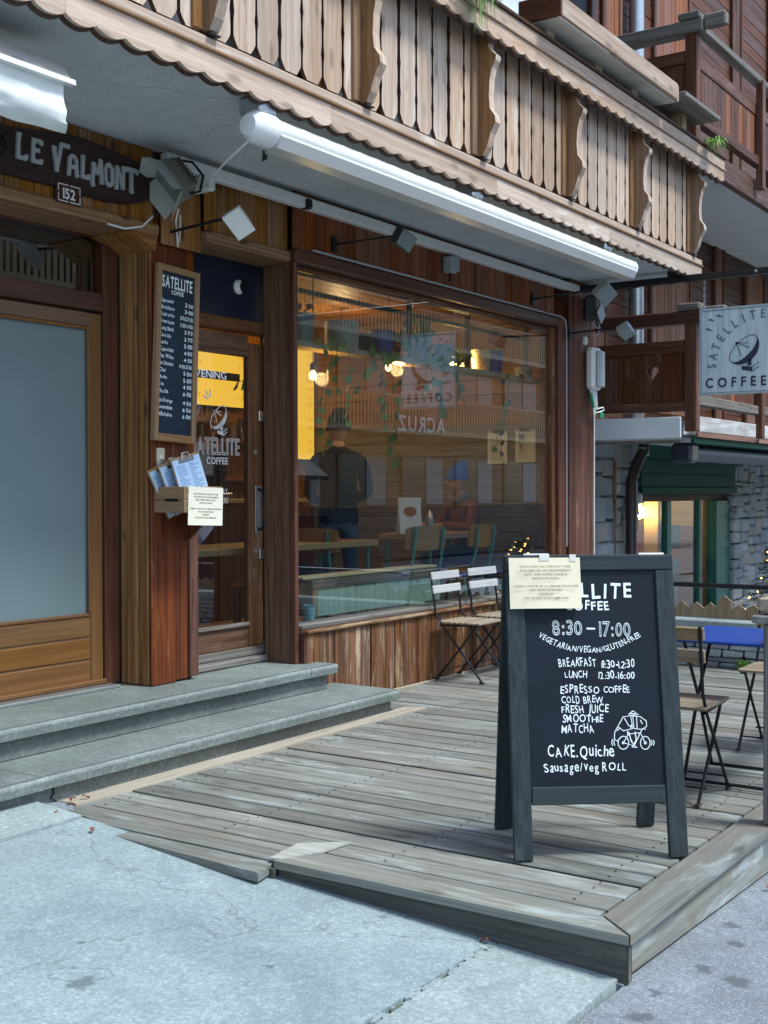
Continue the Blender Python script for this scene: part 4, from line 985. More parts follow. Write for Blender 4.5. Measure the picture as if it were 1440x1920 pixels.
# carved sign
sg = thing('carved_name_sign', 'dark carved wooden board reading LE VALMONT above the left entrance', 'sign')
pts = [(3.2, 2.95), (3.55, 2.97), (3.9, 2.955), (4.23, 2.96), (4.42, 2.955), (4.6, 2.95), (4.75, 2.965), (4.86, 2.995), (4.93, 3.02), (4.955, 3.08), (4.93, 3.15), (4.88, 3.195), (4.78, 3.215), (4.6, 3.232), (4.45, 3.245), (4.3, 3.24), (4.12, 3.212), (3.95, 3.19), (3.7, 3.2), (3.45, 3.235), (3.2, 3.24)]
MB().prism(pts, (0, .095, 0), (1, 0, 0), (0, 0, 1), (0, 1, 0), .03).build('board', M_carved, sg)
m_ = MB()
for k in range(2):
    pass
def levalmont(m_):
    W = .021; cnt = [0]
    def bar(x, z, w_, h_, p, q, t=1.0):
        cnt[0] += 1; p = Vector((x + p[0] * w_, z + p[1] * h_)); q = Vector((x + q[0] * w_, z + q[1] * h_)); d = (q - p).normalized(); n_ = Vector((-d.y, d.x)) * W * t / 2
        m_.prism([tuple(p + n_), tuple(p - n_), tuple(q - n_), tuple(q + n_)], (0, .080 - .00045 * (cnt[0] % 8), 0), (1, 0, 0), (0, 0, 1), (0, 1, 0), .013)
    L_ = {'L': [((.2, 0), (.3, 1)), ((.1, .04), (.95, .04)), ((.9, 0), (.95, .22)), ((.12, .97), (.5, .97))], 'E': [((.2, 0), (.3, 1)), ((.1, .05), (.95, .05)), ((.2, .52), (.8, .54)), ((.2, .95), (1, .95)), ((.97, .8), (1, 1)), ((.92, 0), (.97, .2))],
          'V': [((.05, .86), (.28, .0)), ((.22, .0), (.62, 1.08)), ((.5, 1.05), (1.25, 1.05)), ((-.08, .86), (.2, .84))], 'A': [((.1, 0), (.2, .85)), ((.2, .85), (.5, 1)), ((.5, 1), (.8, .85)), ((.8, .85), (.85, 0)), ((.1, .4), (.85, .4)), ((-.02, .02), (.25, .02)), ((.7, .02), (1, .02))],
          'M': [((.05, -.2), (.2, .9)), ((.12, .9), (.5, .35)), ((.5, .35), (.85, 1.15)), ((.85, 1.1), (.9, 0)), ((-.05, -.2), (.25, -.2)), ((.76, .02), (1.04, .02))], 'O': [((.1, .15), (.1, .8)), ((.1, .8), (.4, 1)), ((.4, 1), (.75, .85)), ((.8, .85), (.8, .15)), ((.8, .15), (.5, 0)), ((.5, 0), (.1, .15))],
          'N': [((.1, 0), (.15, 1)), ((.15, .98), (.8, .05)), ((.8, 0), (.85, 1)), ((-.04, .02), (.3, .02)), ((.7, .98), (1.02, .98))], 'T': [((.5, 0), (.5, 1)), ((-.05, .95), (1.1, .95)), ((.3, .02), (.72, .02)), ((-.04, .8), (-.04, 1)), ((1.08, .8), (1.08, 1))]}
    for c, x, z, w_, h_ in (('L', 3.985, 3.045, .07, .118), ('E', 4.075, 3.045, .072, .115), ('V', 4.222, 3.030, .085, .135), ('A', 4.315, 3.035, .072, .10), ('L', 4.40, 3.035, .062, .11), ('M', 4.478, 3.035, .075, .105), ('O', 4.570, 3.03, .066, .115), ('N', 4.645, 3.03, .070, .118), ('T', 4.730, 3.03, .066, .125)):
        for p, q in L_[c]: bar(x, z, w_, h_, p, q)
levalmont(m_)
m_.build('lettering', M_signwhite, sg)
m_ = MB(); pts = [(3.885 + .055 * math.cos(R(a)), .090, 3.09 + .055 * math.sin(R(a))) for a in range(0, 361, 20)]; m_.tube(pts, .007, 6)
for a in range(0, 180, 45): m_.tube([(3.885 + .085 * math.cos(R(a)), .092, 3.09 + .085 * math.sin(R(a))), (3.885 - .085 * math.cos(R(a)), .092, 3.09 - .085 * math.sin(R(a)))], .006, 5)
m_.build('wheel_ornament', M_black, sg)
# house number
hn = thing('house_number_plate', 'small brown plate with white number 152 under the carved sign', 'number plate')
MB().box(4.245, 4.41, .088, .099, 2.880, 2.985, .002).build('plate', plain('brown enamel', (.06, .018, .014), .35), hn)
m_ = MB(); text(m_, '152', (4.286, .086, 2.905), (1, 0, 0), (0, 0, 1), .075, width=.082, style='bold', gap=.06)
for a, b_, c, d in ((4.256, 4.322, 2.972, 2.977), (4.334, 4.40, 2.972, 2.977), (4.256, 4.322, 2.888, 2.893), (4.334, 4.40, 2.888, 2.893), (4.254, 4.259, 2.888, 2.928), (4.254, 4.259, 2.938, 2.977), (4.397, 4.402, 2.888, 2.928), (4.397, 4.402, 2.938, 2.977)):
    m_.add([(a, .086, c), (b_, .086, c), (b_, .086, d), (a, .086, d)], [(0, 1, 2, 3)])
m_.build('numerals', M_white, hn)
# floodlight with barn doors (local: looks along -Y)
fl = thing('stage_floodlight', 'grey floodlight with four open metal flaps above the red post', 'floodlight', (4.93, -.06, 3.10), tuple((Matrix.Rotation(R(-112), 3, 'Z') @ Matrix.Rotation(R(28), 3, 'X') @ Matrix.Rotation(R(62), 3, 'Y')).to_euler()))
m_ = MB(); m_.prism([(-.06, -.09), (.06, -.09), (.085, .0), (.085, .02), (-.085, .02), (-.085, 0)], (-.12, 0, 0), (0, 0, 1), (0, -1, 0), (1, 0, 0), .24)
m_.build('housing', plain('warm grey cast metal', (.20, .185, .165), .5, metal=.2), fl)
for k in range(9): MB().box(-.105 + k * .024, -.10 + k * .024, .03, .125, -.07, .07, .001).build('cooling_fin', plain('fin grey', (.12, .11, .1), .5, metal=.3) if k == 0 else bpy.data.materials['fin grey'], fl)
MB().box(-.11, .11, -.024, -.021, -.075, .075).build('lens', plain('lens glass', (.22, .26, .25), .15, spec=.8), fl)
m_ = MB(); m_.box(-.125, .125, -.03, -.018, .074, .088, .002); m_.box(-.125, .125, -.03, -.018, -.088, -.074, .002); m_.box(-.125, -.11, -.03, -.018, -.088, .088, .002); m_.box(.11, .125, -.03, -.018, -.088, .088, .002); m_.build('lens_frame', M_galv, fl)
FM = plain('flap metal', (.42, .45, .44), .45, metal=.1)
def flap(o, u, v, w0, w1, L_):
    o, u, v = Vector(o), Vector(u), Vector(v).normalized(); m_ = MB(); n = u.cross(v).normalized()
    m_.prism([(-w0, 0), (w0, 0), (w1, L_), (-w1, L_)], o, u, v, n, .0025); m_.build('barn_door', FM, fl)
flap((0, -.03, .088), (1, 0, 0), (0, -.75, .55), .12, .135, .11)
flap((0, -.03, -.088), (1, 0, 0), (0, -.75, -.6), .12, .135, .12)
flap((-.125, -.03, 0), (0, 0, 1), (-.5, -.8, 0), .085, .10, .11)
flap((.125, -.03, 0), (0, 0, 1), (.55, -.8, 0), .085, .10, .12)
m_ = MB(); m_.tube([(-.13, .05, 0), (-.14, .12, 0), (-.06, .2, .02), (.06, .2, .02), (.14, .12, 0), (.13, .05, 0)], .009, 6); m_.build('mounting_bow', M_black, fl); fl.scale = (.85, .85, .85)
m_ = MB(); m_.tube([(5.04, .0, 2.98), (5.06, .04, 2.92), (5.13, .10, 2.90), (5.15, .11, 2.80)], .006, 6); m_.tube([(5.16, .1, 2.98), (5.17, .11, 2.9), (5.17, .12, 2.83)], .006, 6)
m_.build('loose_cable', M_offwhite, None, smooth=True, label='two short pale cables hanging below the flapped floodlight', cat='cable')
m_ = MB(); m_.tube([(4.60, .095, 2.83), (4.72, .09, 2.825), (4.85, .09, 2.86), (4.93, .09, 2.93)], .006, 6)
m_.build('loose_cable', M_offwhite, None, smooth=True, label='thin pale cable curving along the lintel under the carved sign', cat='cable')
# arm spots
def armspot(x, y, z, mat, label, tilt=0, L_=.45, up=.05, s=1.0, lens=None, yaw=0, pit=-35):
    t = thing('arm_spotlight', label, 'spotlight', (x, y, z), (0, 0, R(yaw)), 'spotlights on thin black arms along the facade')
    MB().box(-.025, .025, -.02, .0, -.05, .05, .003).build('wall_plate', M_black, t)
    m_ = MB(); m_.tube([(0, -.01, 0), (0, -L_, up)], .009, 8); m_.build('arm', M_black, t)
    mt = Matrix.Translation((0, -L_ - .03, up - .02)) @ Matrix.Rotation(R(tilt), 4, 'Y') @ Matrix.Rotation(R(pit), 4, 'X')
    m_ = MB(); pr = [(-.085 * s, -.055), (.085 * s, -.055), (.065 * s, .0), (.045 * s, .035), (-.045 * s, .035), (-.065 * s, 0)]
    m_.prism(pr, mt @ Vector((0, 0, -.055 * s)), mt.to_3x3() @ Vector((1, 0, 0)), mt.to_3x3() @ Vector((0, 1, 0)), mt.to_3x3() @ Vector((0, 0, 1)), .11 * s)
    m_.build('lamp_head', mat, t)
    m_ = MB(); m_.box(-.078 * s, .078 * s, -.06, -.056, -.05 * s, .05 * s, 0, mat=mt); m_.build('lens', lens or M_frost, t)
    return t
armspot(5.10, .155, 2.875, M_white, 'white rectangular spotlight on a black arm beside the red post', L_=.50, up=.03, pit=50, tilt=35, yaw=0, lens=M_white)
armspot(6.55, .04, 3.035, M_blackpl, 'black spotlight on a black arm above the corner of the shop window', L_=.50, up=-.0, pit=25, tilt=15)
armspot(9.42, .04, 3.045, M_grey, 'grey spotlight under the far end of the soffit with its arm above the window', L_=.62, up=.03, pit=40, tilt=20, s=1.3)
armspot(10.05, -.01, 2.815, M_grey, 'small grey spotlight on the lowest arm beside the window corner', L_=.50, up=.02, pit=60, tilt=15)
gb = thing('grey_junction_box', 'grey twin junction box on the planks above the shop window', 'junction box', (8.02, .03, 3.12))
MB().box(-.075, .015, -.07, .01, -.065, .055, .008).build('box_body', M_grey, gb); MB().box(.02, .085, -.05, .01, -.04, .06, .008).build('box_body', M_grey, gb)
m_ = MB(); m_.tube([(-.03, -.03, -.065), (-.035, -.03, -.11), (-.05, -.03, -.13)], .007, 6); m_.build('cable_end', M_black, gb)
# electric boxes and cables on the far corner
eb = thing('meter_box', 'white rounded electric box with green and white cables on the far corner', 'electric box', (10.45, -.02, 2.52))
MB().box(-.10, .10, -.10, 0, -.19, .20, .03).build('box_body', M_offwhite, eb); MB().box(-.075, .09, -.125, -.10, -.165, .17, .015).build('cover', M_grey, eb)
m_ = MB()
for k in range(5): m_.tube([(-.07 + .03 * k, -.05, -.19), (-.07 + .03 * k, -.06, -.27 - .02 * k), (-.01 + .012 * k, -.05, -.36), (.03, -.04, -.43), (.05, -.03, -.6 - .05 * k)], .0075, 6)
m_.tube([(.03, -.04, -.40), (.14, -.06, -.38), (.19, -.07, -.36), (.16, -.07, -.34), (.06, -.05, -.36)], .007, 6)
m_.tube([(.05, -.03, -.6), (.07, -.02, -1.2), (.08, -.02, -2.4)], .008, 6)
m_.build('cable_bundle', M_offwhite, eb, smooth=True)
GT = plain('green tape', (.01, .28, .12), .5)
m_ = MB(); m_.tube([(-.075, -.055, -.22), (-.07, -.065, -.29), (-.03, -.058, -.35)], .016, 8); m_.box(.10, .17, -.075, -.06, -.44, -.39, .004); m_.build('green_tape', GT, eb)
ls = thing('corner_floodlight', 'grey double floodlight with dangling wires high on the far corner', 'floodlight', (10.42, -.05, 3.06))
MB().box(-.08, .08, -.12, .04, -.10, .14, .03).build('housing', plain('dark smoked cover', (.07, .085, .09), .3), ls)
MB().box(-.07, .07, -.13, -.12, -.13, .0, .01, mat=Matrix.Rotation(R(45), 4, 'Y')).build('lens', M_grey, ls)
m_ = MB(); m_.tube([(-.06, -.06, -.10), (-.07, -.08, -.16), (-.01, -.09, -.18), (.03, -.07, -.13)], .006, 6); m_.tube([(.05, -.05, -.10), (.09, -.06, -.17), (.05, -.04, -.22), (.02, -.02, -.3)], .006, 6); m_.build('wires', M_grey, ls)
MB().lathe([(0, .06), (.02, .05), (.028, 0), (.015, -.02), (0, -.022)], (10.30, -.05, 2.755), 'Z', 12).build('sensor_bulb', M_cream2, None, smooth=True, label='small cream sensor hanging under the thin arm at the corner', cat='sensor')
# hanging sign on its beam
bm_ = thing('sign_beam', 'black iron beam sticking out over the deck that carries the hanging sign', 'beam')
m_ = MB(); m_.box(10.27, 10.33, -3.4, .05, 3.215, 3.27, .004); m_.box(10.25, 10.35, -.95, -.85, 3.27, 3.33, .004); m_.build('beam', M_black, bm_)
m_ = MB(); m_.lathe([(0, -.004), (.012, -.003), (.014, 0)], (10.268, -1.62, 3.243), 'X', 8); m_.build('bolt', M_steel, bm_)
M_signgrey = plain('faded sign letters', (.13, .19, .23), .6)
hs = thing('hanging_sign', 'silver washed square hanging sign with SATELLITE COFFEE and a satellite dish', 'sign', (10.30, -1.13, 2.96))
SW = .64
k = 0; y = 0
while y > -SW + .01:
    w = rnd.uniform(.05, .08); w = min(w, SW + y)
    MB().box(-.012, .012, y - w + .0002, y - .0002, -.735, 0, .0006).build('plank', M_signwood, hs); y -= w
FR = wood('sign border', (.42, .54, .56), (.3, .4, .44), 'Z', knots=0, var=0)
m_ = MB(); m_.box(-.016, .016, -.014, .002, -.74, .004, .002); m_.box(-.016, .016, -SW - .002, -SW + .014, -.74, .004, .002); m_.box(-.016, .016, -SW + .015, -.015, -.014, .004, .002); m_.box(-.016, .016, -SW + .015, -.015, -.74, -.722, .002); m_.build('border', FR, hs)
for side, nm in ((-1, 'front_lettering'), (1, 'back_lettering')):
    m_ = MB(); xo = side * .0175; U_ = (0, -1, 0) if side < 0 else (0, 1, 0); V_ = (0, 0, 1); y0 = 0 if side < 0 else -SW
    def O(a, b_): return (xo, y0 + U_[1] * a, b_)
    mw = MB()
    text(m_, 'COFFEE', O(.055, -.675), U_, V_, .115, width=.52, gap=.42, style='bold')
    cxm, czm, rad = .535, -.50, .425
    word = 'SATELLITE'
    for i, c in enumerate(word):
        a = R(179 - i * 11.3); px, pz = cxm + rad * math.cos(a), czm + rad * math.sin(a); th = a - math.pi / 2
        uu = Vector(U_) * math.cos(th) + Vector(V_) * math.sin(th); vv = Vector(V_) * math.cos(th) - Vector(U_) * math.sin(th)
        gw = glyph(c, 'fine')[2] * .105 * .75
        oo = Vector(O(px, pz)) - uu * gw / 2
        text(mw, c, oo - vv * .035, uu, vv, .105, style='bold', xs=.75)
    mw.build(nm.replace('lettering', 'word_arc'), M_signgrey, hs); dish_logo(m_, O(.38, -.36), U_, V_, .31, .006)
    for (a, b_) in ((.055, -.17), (.075, -.09), (.145, -.06)):
        stroke(m_, [(0, 0), (.03, -.012), (.02, .004), (.055, -.02)], O(a, b_), U_, V_, .007)
    for q in ([(.02, -.02), (SW - .02, -.02), (SW - .02, -.72), (.02, -.72)],): stroke(m_, q, O(0, 0), U_, V_, .004, closed=True)
    m_.build(nm, M_signink, hs)
for yy in (-.035, -SW + .035):
    m_ = MB()
    for k in range(9):
        z = .012 + k * .028; c, s_ = (.009, .003) if k % 2 else (.003, .009)
        pts = [(c * math.cos(R(a)), yy + s_ * math.cos(R(a)), z + .018 * math.sin(R(a))) for a in range(0, 361, 45)]
        m_.tube(pts, .0032, 5, cap=False)
    m_.build('chain', M_galv, hs)
# menu board on the post
mn = thing('menu_board', 'tall narrow slate price list in a pine frame on the red post', 'menu board', (5.119, .125, 1.683), (0, R(2.5), 0))
W2, H2 = .172, 1.0
MB().box(-W2 + .03, W2 - .03, -.004, .012, .03, H2 - .03).build('slate', M_board2, mn)
MB().box(-W2, -W2 + .036, -.02, .014, 0, H2, .004).build('frame_side', W_menu['Z'], mn); MB().box(W2 - .036, W2, -.02, .014, 0, H2, .004).build('frame_side', W_menu['Z'], mn)
MB().box(-W2 + .037, W2 - .037, -.019, .014, 0, .045, .004).build('frame_bottom', W_menu['X'], mn); MB().box(-W2 + .037, W2 - .037, -.019, .014, H2 - .036, H2, .004).build('frame_top', W_menu['X'], mn)
m_ = MB(); yq = -.0055
text(m_, 'SATELLITE', (-.125, yq, .875), (1, 0, 0), (0, 0, 1), .095, width=.245, style='bold'); text(m_, 'COFFEE', (-.05, yq, .842), (1, 0, 0), (0, 0, 1), .032, width=.10)
rows = [('Espresso', '2·50'), ('Macchiato', '3·00'), ('Ristretto', '3·00/3·50'), ('Americano', '3·50/4·00'), ('Long Black', '3·70'), ('Cortado', '3·70'), ('Latte', '5·00'), ('Cappuccino', '4·80'), ('Flat White', '4·50'), ('Hot Chocolate', '4·00/5·00'), ('Chai', '5·50'), ('Mocha', '5·50'), ('Tea', '4·00'), ('Matcha', '6·00'), ('Jus d’orange', '4·50'), ('Smoothies', '6·50'), ('Milkshakes', '6·00')]
for i, (a, b_) in enumerate(rows):
    z = .79 - i * .0395 - (.012 if i > 13 else 0)
    text(m_, a, (-.132, yq, z), (1, 0, 0), (0, 0, 1), .030, width=min(.11, .0125 * len(a)), jit=.12, seed=i); text(m_, b_, (.132, yq, z - .004), (1, 0, 0), (0, 0, 1), .032, width=.068 if len(b_) < 6 else .105, jit=.1, align='R', seed=i + 30)
m_.build('price_lettering', M_chalk, mn)
# doorbell plate
db = thing('bell_plate', 'small cream bell plate on the red post under the price list', 'bell plate', (5.035, .148, 1.59))
MB().box(-.03, .03, -.012, .005, -.06, .06, .004).build('plate', plain('aged cream plastic', (.60, .55, .40), .45), db)
m_ = MB(); m_.lathe([(0, -.018), (.012, -.017), (.014, -.01)], (0, 0, .005), 'Y', 14); m_.build('button', M_cream2, db, smooth=True)
# leaflet box with clipboards
bx = thing('leaflet_box', 'small pine box fixed to the red post that holds the clipboards', 'box', (5.0, 0, 1.285))
for a, b_ in ((.0, .068), (.071, .145)):
    MB().box(.0, .29, -.087, -.072, a, b_, .003).build('front_board', W_menu['X'], bx)
    MB().box(-.012, .0, -.084, .152, a, b_, .003).build('side_board', W_menu['Y'], bx); MB().box(.29, .302, -.084, .152, a, b_, .003).build('side_board', W_menu['Y'], bx)
MB().box(.001, .289, -.071, .15, .0, .012).build('bottom_board', W_menu['X'], bx); MB().box(-.0145, -.011, -.035, .065, .062, .078, .001).build('cut_out', M_black, bx)
MB().prism([(.15, -.02), (-.03, -.02), (.12, -.15), (.15, -.17)], (.25, 0, 0), (0, 1, 0), (0, 0, 1), (1, 0, 0), .02).build('brace', W_red['Z'], bx)
def clipb(loc, rot, label, front=True):
    t = thing('clipboard', label, 'clipboard', loc, rot, 'clipboards with menus')
    MB().box(-.105, .105, 0, .004, 0, .30, .003).build('backing', W_menu['Z'], t)
    MB().box(-.098, .098, -.003, -.001, .004, .285).build('sheet', M_bluepaper, t)
    MB().box(-.055, .055, -.010, .0, .262, .285, .003).build('clip', M_steel, t)
    m_ = MB(); m_.tube([(-.03, -.006, .28), (-.02, -.008, .315), (.02, -.008, .315), (.03, -.006, .28)], .005, 6); m_.build('clip_loop', M_steel, t)
    m_ = MB(); rr = random.Random(5)
    for c in (-1, 1):
        z = .245
        while z > .02:
            L_ = rr.uniform(.03, .075); m_.add([(c * .045 - .035, -.0038, z), (c * .045 - .035 + L_, -.0038, z), (c * .045 - .035 + L_, -.0038, z + .0028), (c * .045 - .035, -.0038, z + .0028)], [(0, 1, 2, 3)]); z -= .011
    m_.build('print', plain('navy print', (.05, .1, .3), .7) if 'navy print' not in bpy.data.materials else bpy.data.materials['navy print'], t)
    return t
clipb((5.165, -.03, 1.32), (R(-8), R(-14), R(-8)), 'foremost clipboard leaning in the pine leaflet box')
clipb((5.15, .03, 1.30), (R(-6), R(-20), R(-8)), 'middle clipboard in the pine leaflet box, mostly hidden')
clipb((5.14, .08, 1.29), (R(-6), R(-25), R(-8)), 'rearmost clipboard in the pine leaflet box, tilted most')
EN = ['OUR KITCHEN WILL OPEN NEXT WEEK', 'APOLOGIES FOR ANY INCONVENIENCE', 'UNTIL THEN COFFEE, CAKES &', 'SNACKS AS USUAL!', '', 'CUISINE A PARTIR DE LA SEMAINE PROCHAINE', 'AVEC TOUTES NOS EXCUSES.', "AUJOURD'HUI", "CAFÉ, GÂTEAUX & SALÉ COMME D'HAB!"]
def notice(t, w, h, mat, curl=.0):
    m_ = MB(); n = 8; vs = []; fs = []
    for j in range(n + 1):
        for i in range(n + 1):
            a, b_ = i / n, j / n; vs.append((-w / 2 + w * a, -curl * math.sin(a * 3.1) * (1 - b_) - .002, h * b_))
    for j in range(n):
        for i in range(n): a = j * (n + 1) + i; fs.append((a, a + 1, a + n + 2, a + n + 1))
    k = len(vs); vs += [(x, y + .0012, z) for x, y, z in vs]; fs += [tuple(reversed([q + k for q in f])) for f in fs]
    rim = list(range(n + 1)) + [(j + 1) * (n + 1) - 1 for j in range(1, n + 1)] + [n * (n + 1) + i for i in range(n - 1, -1, -1)] + [j * (n + 1) for j in range(n - 1, 0, -1)]
    fs += [(rim[i], rim[(i + 1) % len(rim)], rim[(i + 1) % len(rim)] + k, rim[i] + k) for i in range(len(rim))]
    m_.add(vs, fs).build('sheet', mat, t, smooth=False)
    m_ = MB(); z = h * .80
    for i, s_ in enumerate(EN):
        if s_: text(m_, s_, (0, -.0032 - curl, z), (1, 0, 0), (0, 0, 1), h * .055, width=w * (.72 if i != 5 else .86) * len(s_) / (31 if i < 5 else 38), align='C')
        z -= h * .077
    m_.build('print', M_ink, t)
nt1 = thing('paper_notice', 'cream paper notice pinned to the front of the pine leaflet box', 'notice', (5.148, -.09, 1.212), (0, R(2), 0)); notice(nt1, .285, .215, M_cream2, .0)
# ================================================================= A-board
ab = thing('sandwich_board', 'dark framed chalkboard A-board with white hand lettering standing on the deck', 'A-board', (4.46, -2.74, .006), (0, 0, R(-52)))
LA = math.atan2(.215, 1.14); LL = 1.162
for sg, nm in ((-1, 'front'), (1, 'rear')):
    # each leaf: local frame (u along width, v up the leaf), outer face at w = -.011
    Ml = Matrix.Translation((0, sg * .012, 1.14)) @ (Matrix.Rotation(-LA, 4, 'X') if sg < 0 else (Matrix.Rotation(math.pi, 4, 'Z') @ Matrix.Rotation(-LA, 4, 'X'))) @ Matrix.Translation((0, 0, -LL))
    def B(a, b_, c, d, e_, f_, bv=.004): return MB().box(a, b_, c, d, e_, f_, bv, mat=Ml)
    B(-.335, -.262, -.012, .012, .0, LL - .062).build('leg', W_charcoal['Z'], ab); B(.262, .335, -.012, .012, .0, LL - .062).build('leg', W_charcoal['Z'], ab)
    B(-.335, .335, -.0125, .012, LL - .06, LL).build('top_rail', W_charcoal['X'], ab); B(-.26, .26, -.010, .010, .205, .272).build('bottom_rail', W_charcoal['X'], ab)
    B(-.262, .262, -.002, .004, .27, LL - .058, 0).build('blackboard', M_board, ab)
    for a in (-.3, .3): B(a - .008, a + .008, -.008, .008, -.012, .002, .002).build('foot', M_black, ab)
    if sg < 0: MF = Ml
m_ = MB(); m_.tube([(-.26, -.02, 1.143), (-.16, -.02, 1.143)], .006, 6); m_.tube([(.20, -.02, 1.143), (.30, -.02, 1.143)], .006, 6); m_.build('hinge', M_steel, ab)
m_ = MB(); m_.tube([(-.12, -.165, .235), (-.10, -.17, .205), (-.07, -.165, .215)], .002, 4); m_.tube([(.14, -.165, .235), (.16, -.05, .17), (.165, .1, .2)], .0022, 4); m_.build('chain', M_steel, ab)
def px2uv(x, y):
    t = (y - 1042) / 573.0; xl = 945 + 20 * t; xr = 1262 + 25 * t
    return ((x - xl) / (xr - xl) * .67 - .335, LL * (1 - t * (1 - .035 * (1 - t))))
Oo = MF @ Vector((0, -.0035, 0)); Ud = (MF.to_3x3() @ Vector((1, 0, 0))); Vd = (MF.to_3x3() @ Vector((0, 0, 1)))
def T(m_, s, x0, x1, ytop, ybot, style='bold', jit=.17, seed=1, gap=.13):
    u0, v0 = px2uv(x0, ybot); u1, _ = px2uv(x1, ybot); _, v1 = px2uv(x0, ytop)
    text(m_, s, Oo + Ud * u0 + Vd * v0, Ud, Vd, (v1 - v0) / .80, width=u1 - u0, style=style, jit=jit, seed=seed, gap=gap)
_T = T
def T(m_, *a, **k):
    q = MB(); _T(q, *a, **k); q.build('chalk_lettering', M_chalk, ab)
m_ = MB()
T(m_, 'SATELLITE', 990, 1185, 1094, 1127, 'bold', .12, 3, .2); T(m_, 'COFFEE', 1060, 1143, 1132, 1151, 'bold', .1, 4, .16)
T(m_, '8:30', 1036, 1092, 1169, 1200, 'outline', .06, 2, .1); T(m_, '17:00', 1124, 1183, 1172, 1203, 'outline', .06, 3, .1)
u0, v0 = px2uv(1100, 1188); u1, _ = px2uv(1116, 1188); stroke(m_, [(u0, v0), (u1, v0 - .001)], Oo, Ud, Vd, .007)
uc, vc = px2uv(1106, 1218); RAD = .36
def arc(s_): a = s_ / RAD; return (RAD * math.sin(a), RAD * (1 - math.cos(a)) , a)
ul, _ = px2uv(1006, 1218); ur, _ = px2uv(1208, 1218)
text(m_, 'VEGETARIAN/VEGAN/GLUTEN-FREE', Oo + Ud * uc + Vd * (vc - .034), Ud, Vd, .032, width=(ur - ul) * 1.02, path=arc, align='C', jit=.15, gap=.13, style='pen')
for a in (('BREAKFAST', 1048, 1118, 1243, 1261), ('8:30-12:30', 1127, 1190, 1247, 1265), ('LUNCH', 1060, 1100, 1269, 1283), ('12:30-16:00', 1122, 1190, 1270, 1286), ('ESPRESSO', 1051, 1124, 1296, 1312), ('COFFEE', 1131, 1181, 1297, 1312), ('COLD BREW', 1053, 1130, 1315, 1331), ('FRESH JUICE', 1053, 1140, 1333, 1349), ('SMOOTHIE', 1055, 1130, 1352, 1367), ('MATCHA', 1053, 1114, 1370, 1386), ('CAKE.', 1027, 1083, 1406, 1430), ('Quiche', 1086, 1151, 1407, 1431), ('Sausage/veg', 1022, 1122, 1437, 1457), ('ROLL', 1128, 1173, 1440, 1457)):
    T(m_, *a, seed=a[1], style='pen')
m_.build('chalk_lettering', M_chalk, ab)
# bicycle rider drawing
m_ = MB()
def D(pts, w=.0032, closed=False): stroke(m_, [px2uv(*p) for p in pts], Oo, Ud, Vd, w, closed)
def DE(cx, cy, r1, r2, a0=0, a1=360): D([(cx + r1 * math.cos(R(a0 + (a1 - a0) * i / 20)), cy + r2 * math.sin(R(a0 + (a1 - a0) * i / 20))) for i in range(21)])
DE(1168, 1406, 10, 12); DE(1209, 1407, 9, 12); DE(1168, 1406, 2, 2); DE(1209, 1407, 2, 2)
D([(1168, 1406), (1178, 1390), (1200, 1388), (1209, 1407)]); D([(1178, 1390), (1188, 1412), (1168, 1406)]); D([(1188, 1412), (1200, 1388)]); D([(1176, 1384), (1176, 1392)]); D([(1200, 1388), (1204, 1380), (1210, 1382)])
D([(1178, 1386), (1183, 1404), (1190, 1413)], .004); D([(1190, 1386), (1192, 1402), (1184, 1414)], .004); D([(1184, 1414), (1194, 1415)]); 
D([(1160, 1372), (1168, 1358), (1182, 1356), (1186, 1380), (1168, 1384), (1158, 1376)], closed=True); D([(1186, 1357), (1200, 1358), (1211, 1366), (1212, 1376), (1204, 1382), (1188, 1380)], closed=True)
D([(1160, 1372), (1152, 1386), (1151, 1398), (1156, 1403), (1166, 1394)]); D([(1170, 1360), (1178, 1374), (1184, 1378)]); D([(1193, 1358), (1194, 1380)]); D([(1200, 1364), (1204, 1372)]); D([(1156, 1384), (1162, 1378)])
D([(1178, 1354), (1186, 1347), (1197, 1354), (1184, 1356)], .004, True); D([(1182, 1352), (1192, 1353)], .004); D([(1180, 1376), (1184, 1372), (1182, 1380)])
for xx in (1148, 1152): D([(xx, 1399), (xx - 2, 1405), (xx, 1411)])
for xx in (1220, 1224): D([(xx, 1402), (xx + 2, 1407), (xx, 1412)])
m_.build('chalk_drawing', M_chalk, ab)
pn = thing('taped_notice', 'cream bilingual kitchen notice taped over the top corner of the chalkboard', 'notice')
pn.matrix_world = ab.matrix_basis @ MF @ Matrix.Translation((-.180, -.020, LL - .211))
notice(pn, .282, .200, M_cream, .010)
MB().box(-.02, .02, -.0045, -.0035, .188, .212).build('tape', plain('clear tape', (.7, .68, .6), .2), pn); MB().box(.10, .125, -.0045, -.0035, .185, .212).build('tape', bpy.data.materials['clear tape'], pn)

